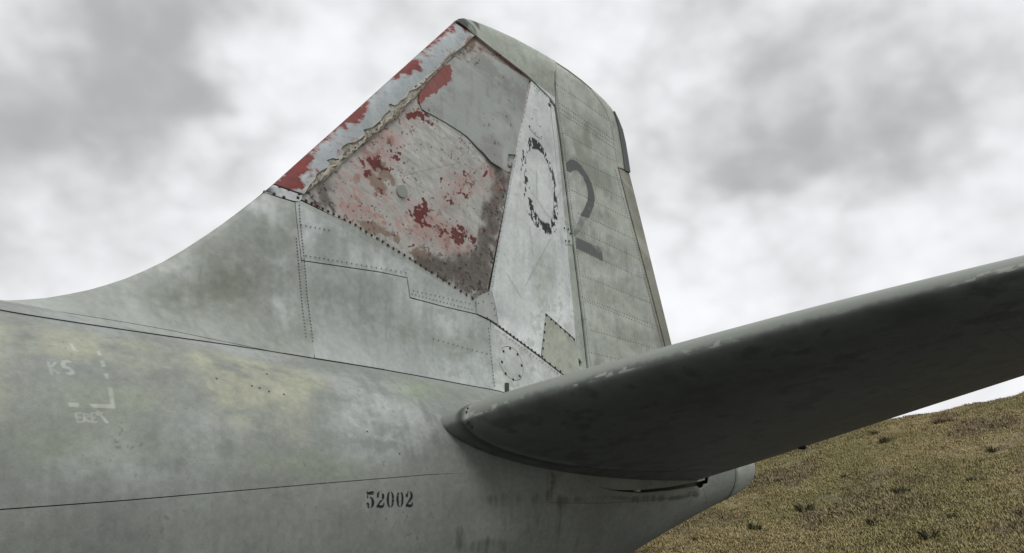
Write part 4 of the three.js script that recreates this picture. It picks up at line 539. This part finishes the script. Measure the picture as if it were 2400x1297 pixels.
// the asphalt hardstand that the aircraft is parked on
{
  const sh = new THREE.Shape([[-13, -12], [9.2, -12], [9.2, 10], [-13, 10]].map(p => new THREE.Vector2(p[0], p[1]))); const g = new THREE.ExtrudeGeometry(sh, { depth: 0.05, bevelEnabled: false }); g.rotateX(-Math.PI / 2); g.translate(0, -0.046, 0);
  const map = texData(512, 512, (i, j) => { const v = 62 + 46 * (hash2(i >> 1, j >> 1, 41) - 0.5) + 40 * (n2(i / 128 * 4, j / 128 * 4, 43) - 0.5); return [v, v, v * 0.98]; }, true); map.repeat.set(0.5, 0.5);
  const m = new THREE.Mesh(g, new THREE.MeshStandardMaterial({ map, roughness: 0.95 })); m.name = 'pavement'; m.userData.kind = 'structure'; m.receiveShadow = m.castShadow = true; scene.add(m);
}
// grass: tufts of thin blades
{
  const tuft = (nb, hgt, spread, lean, seed) => { const pos = [], nor = [], idx = []; let s = seed; const r = () => { s = (Math.imul(s, 1664525) + 1013904223) >>> 0; return s / 4294967296; }; for (let b = 0; b < nb; b++) { const a = r() * 6.283, d = Math.sqrt(r()) * spread, h = hgt * (0.5 + 0.6 * r()), w = 0.004 + 0.004 * r(), l = lean * (0.3 + r()), x = Math.cos(a) * d, z = Math.sin(a) * d, f = r() * 6.283, tx = Math.cos(a) * l * h, tz = Math.sin(a) * l * h, px = Math.cos(f) * w, pz = Math.sin(f) * w; const o = pos.length / 3; pos.push(x - px, -0.01, z - pz, x + px, -0.01, z + pz, x + tx * 0.35 + px * 0.7, h * 0.6, z + tz * 0.35 + pz * 0.7, x + tx * 0.35 - px * 0.7, h * 0.6, z + tz * 0.35 - pz * 0.7, x + tx, h, z + tz); for (let k = 0; k < 5; k++) nor.push(-Math.sin(f) * 0.3, 0.95, Math.cos(f) * 0.3); idx.push(o, o + 1, o + 2, o, o + 2, o + 3, o + 3, o + 2, o + 4); } const g = new THREE.BufferGeometry(); g.setAttribute('position', new THREE.Float32BufferAttribute(pos, 3)); g.setAttribute('normal', new THREE.Float32BufferAttribute(nor, 3)); g.setIndex(idx); return g; };
  const gm = new THREE.MeshStandardMaterial({ roughness: 0.9, side: THREE.DoubleSide, color: 0xffffff });
  const kinds = [[tuft(12, 0.042, 0.12, 1.2, 5), 150000, 'dry_grass', 'short dry tan grass covering the hillside behind the aircraft'], [tuft(12, 0.036, 0.12, 1.2, 9), 80000, 'green_grass', 'low olive green grass mixed into the dry hillside turf']];
  const o = new THREE.Object3D(), c = new THREE.Color();
  kinds.forEach(([g, n, name, label], ki) => {
    const im = new THREE.InstancedMesh(g, gm, n); im.name = name; im.userData = { kind: 'stuff', label, category: 'grass' }; im.castShadow = im.receiveShadow = true; let k = 0, guard = 0;
    while (k < n && guard++ < n * 30) {
      const far = rnd(); let x, z;
      if (far < 0.86) { const yaw = (50 + 42 * rnd()) * Math.PI / 180, d = 11 + 27 * Math.pow(rnd(), 0.85); x = Math.sin(yaw) * d; z = 3 - Math.cos(yaw) * d; } else { const a = rnd() * 6.283, d = 2 + 26 * Math.sqrt(rnd()); x = Math.cos(a) * d + 2; z = Math.sin(a) * d; }
      const [a, b] = patchTone(x, z); const bare = fbm2(x * 1.4, z * 1.4, 3, 991); if (x > -13 && x < 9.2 && z > -10 && z < 12) continue; if (bare > 0.58 && rnd() < 0.6) continue;
      if (ki === 1 && a < 0.46 && rnd() < 0.75) continue; if (ki === 0 && a > 0.60 && rnd() < 0.5) continue;
      o.position.set(x, groundY(x, z), z); o.rotation.set((rnd() - 0.5) * 0.3, rnd() * 6.283, (rnd() - 0.5) * 0.3); const s = 0.6 + 0.7 * rnd() + sstep(0.55, 0.72, b) * 0.5; o.scale.set(s * 1.1, s * (0.7 + 0.5 * rnd()), s * 1.1); o.updateMatrix(); im.setMatrixAt(k, o.matrix);
      const v = 0.86 + 0.24 * rnd(), t = rnd(); if (ki === 0) { const brown = sstep(0.50, 0.66, b); const ol = sstep(0.44, 0.60, a); c.setRGB(lerp(lerp(0.56, 0.47, ol), 0.34, brown) * v, lerp(lerp(0.455, 0.405, ol), 0.26, brown) * v, lerp(lerp(0.225, 0.18, ol), 0.155, brown) * v); if (t < 0.12) c.setRGB(0.46 * v, 0.39 * v, 0.23 * v); } else c.setRGB(lerp(0.31, 0.42, t) * v, lerp(0.29, 0.36, t) * v, lerp(0.135, 0.175, t) * v);
      im.setColorAt(k, c); k++;
    }
    im.count = k; scene.add(im);
  });
}
// darker weed clumps that stand out of the turf
{
  const wm = new THREE.MeshStandardMaterial({ roughness: 0.9, side: THREE.DoubleSide, vertexColors: true });
  const clump = (n, seed) => { let q = seed; const r = () => { q = (Math.imul(q, 1664525) + 1013904223) >>> 0; return q / 4294967296; }; const pos = [], nor = [], col = [], idx = []; for (let b = 0; b < n; b++) { const a = r() * 6.283, d = Math.sqrt(r()) * 0.17, h = (0.05 + 0.09 * r()) * (1.25 - d * 3), w = 0.006 + 0.008 * r(), l = 0.3 + r(), x = Math.cos(a) * d, z = Math.sin(a) * d * 0.7, f = r() * 6.283, px = Math.cos(f) * w, pz = Math.sin(f) * w, o = pos.length / 3, tx = Math.cos(a) * l * h, tz = Math.sin(a) * l * h; pos.push(x - px, -0.02, z - pz, x + px, -0.02, z + pz, x + tx * 0.4 + px, h * 0.6, z + tz * 0.4 + pz, x + tx * 0.4 - px, h * 0.6, z + tz * 0.4 - pz, x + tx, h, z + tz); const g = r(); for (let k = 0; k < 5; k++) { nor.push(-Math.sin(f) * 0.4, 0.9, Math.cos(f) * 0.4); col.push(lerp(0.07, 0.13, g), lerp(0.085, 0.105, g), lerp(0.035, 0.055, g)); } idx.push(o, o + 1, o + 2, o, o + 2, o + 3, o + 3, o + 2, o + 4); } const g = new THREE.BufferGeometry(); g.setAttribute('position', new THREE.Float32BufferAttribute(pos, 3)); g.setAttribute('normal', new THREE.Float32BufferAttribute(nor, 3)); g.setAttribute('color', new THREE.Float32BufferAttribute(col, 3)); g.setIndex(idx); return g; };
  const shapes = [clump(150, 71), clump(170, 83), clump(130, 97)]; let n = 0;
  for (const [px, py, s] of [[2212, 994, 1.3], [2082, 1038, 1.5], [2050, 1020, 1.0], [2180, 970, 1.0], [2112, 1156, 1.1], [1886, 1200, 1.5], [2050, 1232, 1.0], [2285, 1130, 1.0], [2180, 1265, 1.2], [1770, 1242, 1.1], [1985, 1122, 0.9], [2330, 1060, 1.0], [1830, 1130, 0.8], [2240, 1215, 0.9], [1640, 1270, 1.0]]) {
    const d = rayDir(px, py), p = new THREE.Vector3(); let t = 8; for (; t < 80; t += 0.05) { p.copy(CAM).addScaledVector(d, t); if (p.y < groundY(p.x, p.z)) break; } if (t >= 80) continue;
    const m = new THREE.Mesh(shapes[n % 3], wm); m.name = n ? 'weed_clump_' + String(n).padStart(3, '0') : 'weed_clump'; m.position.set(p.x, groundY(p.x, p.z), p.z); m.rotation.y = rnd() * 6.283; m.scale.setScalar(s); m.castShadow = m.receiveShadow = true; m.userData = { label: 'low dark weed clump growing in the dry grass of the hillside', category: 'plant', group: 'weed clumps on the hillside' }; scene.add(m); n++;
  }
}
renderer.render(scene, camera);
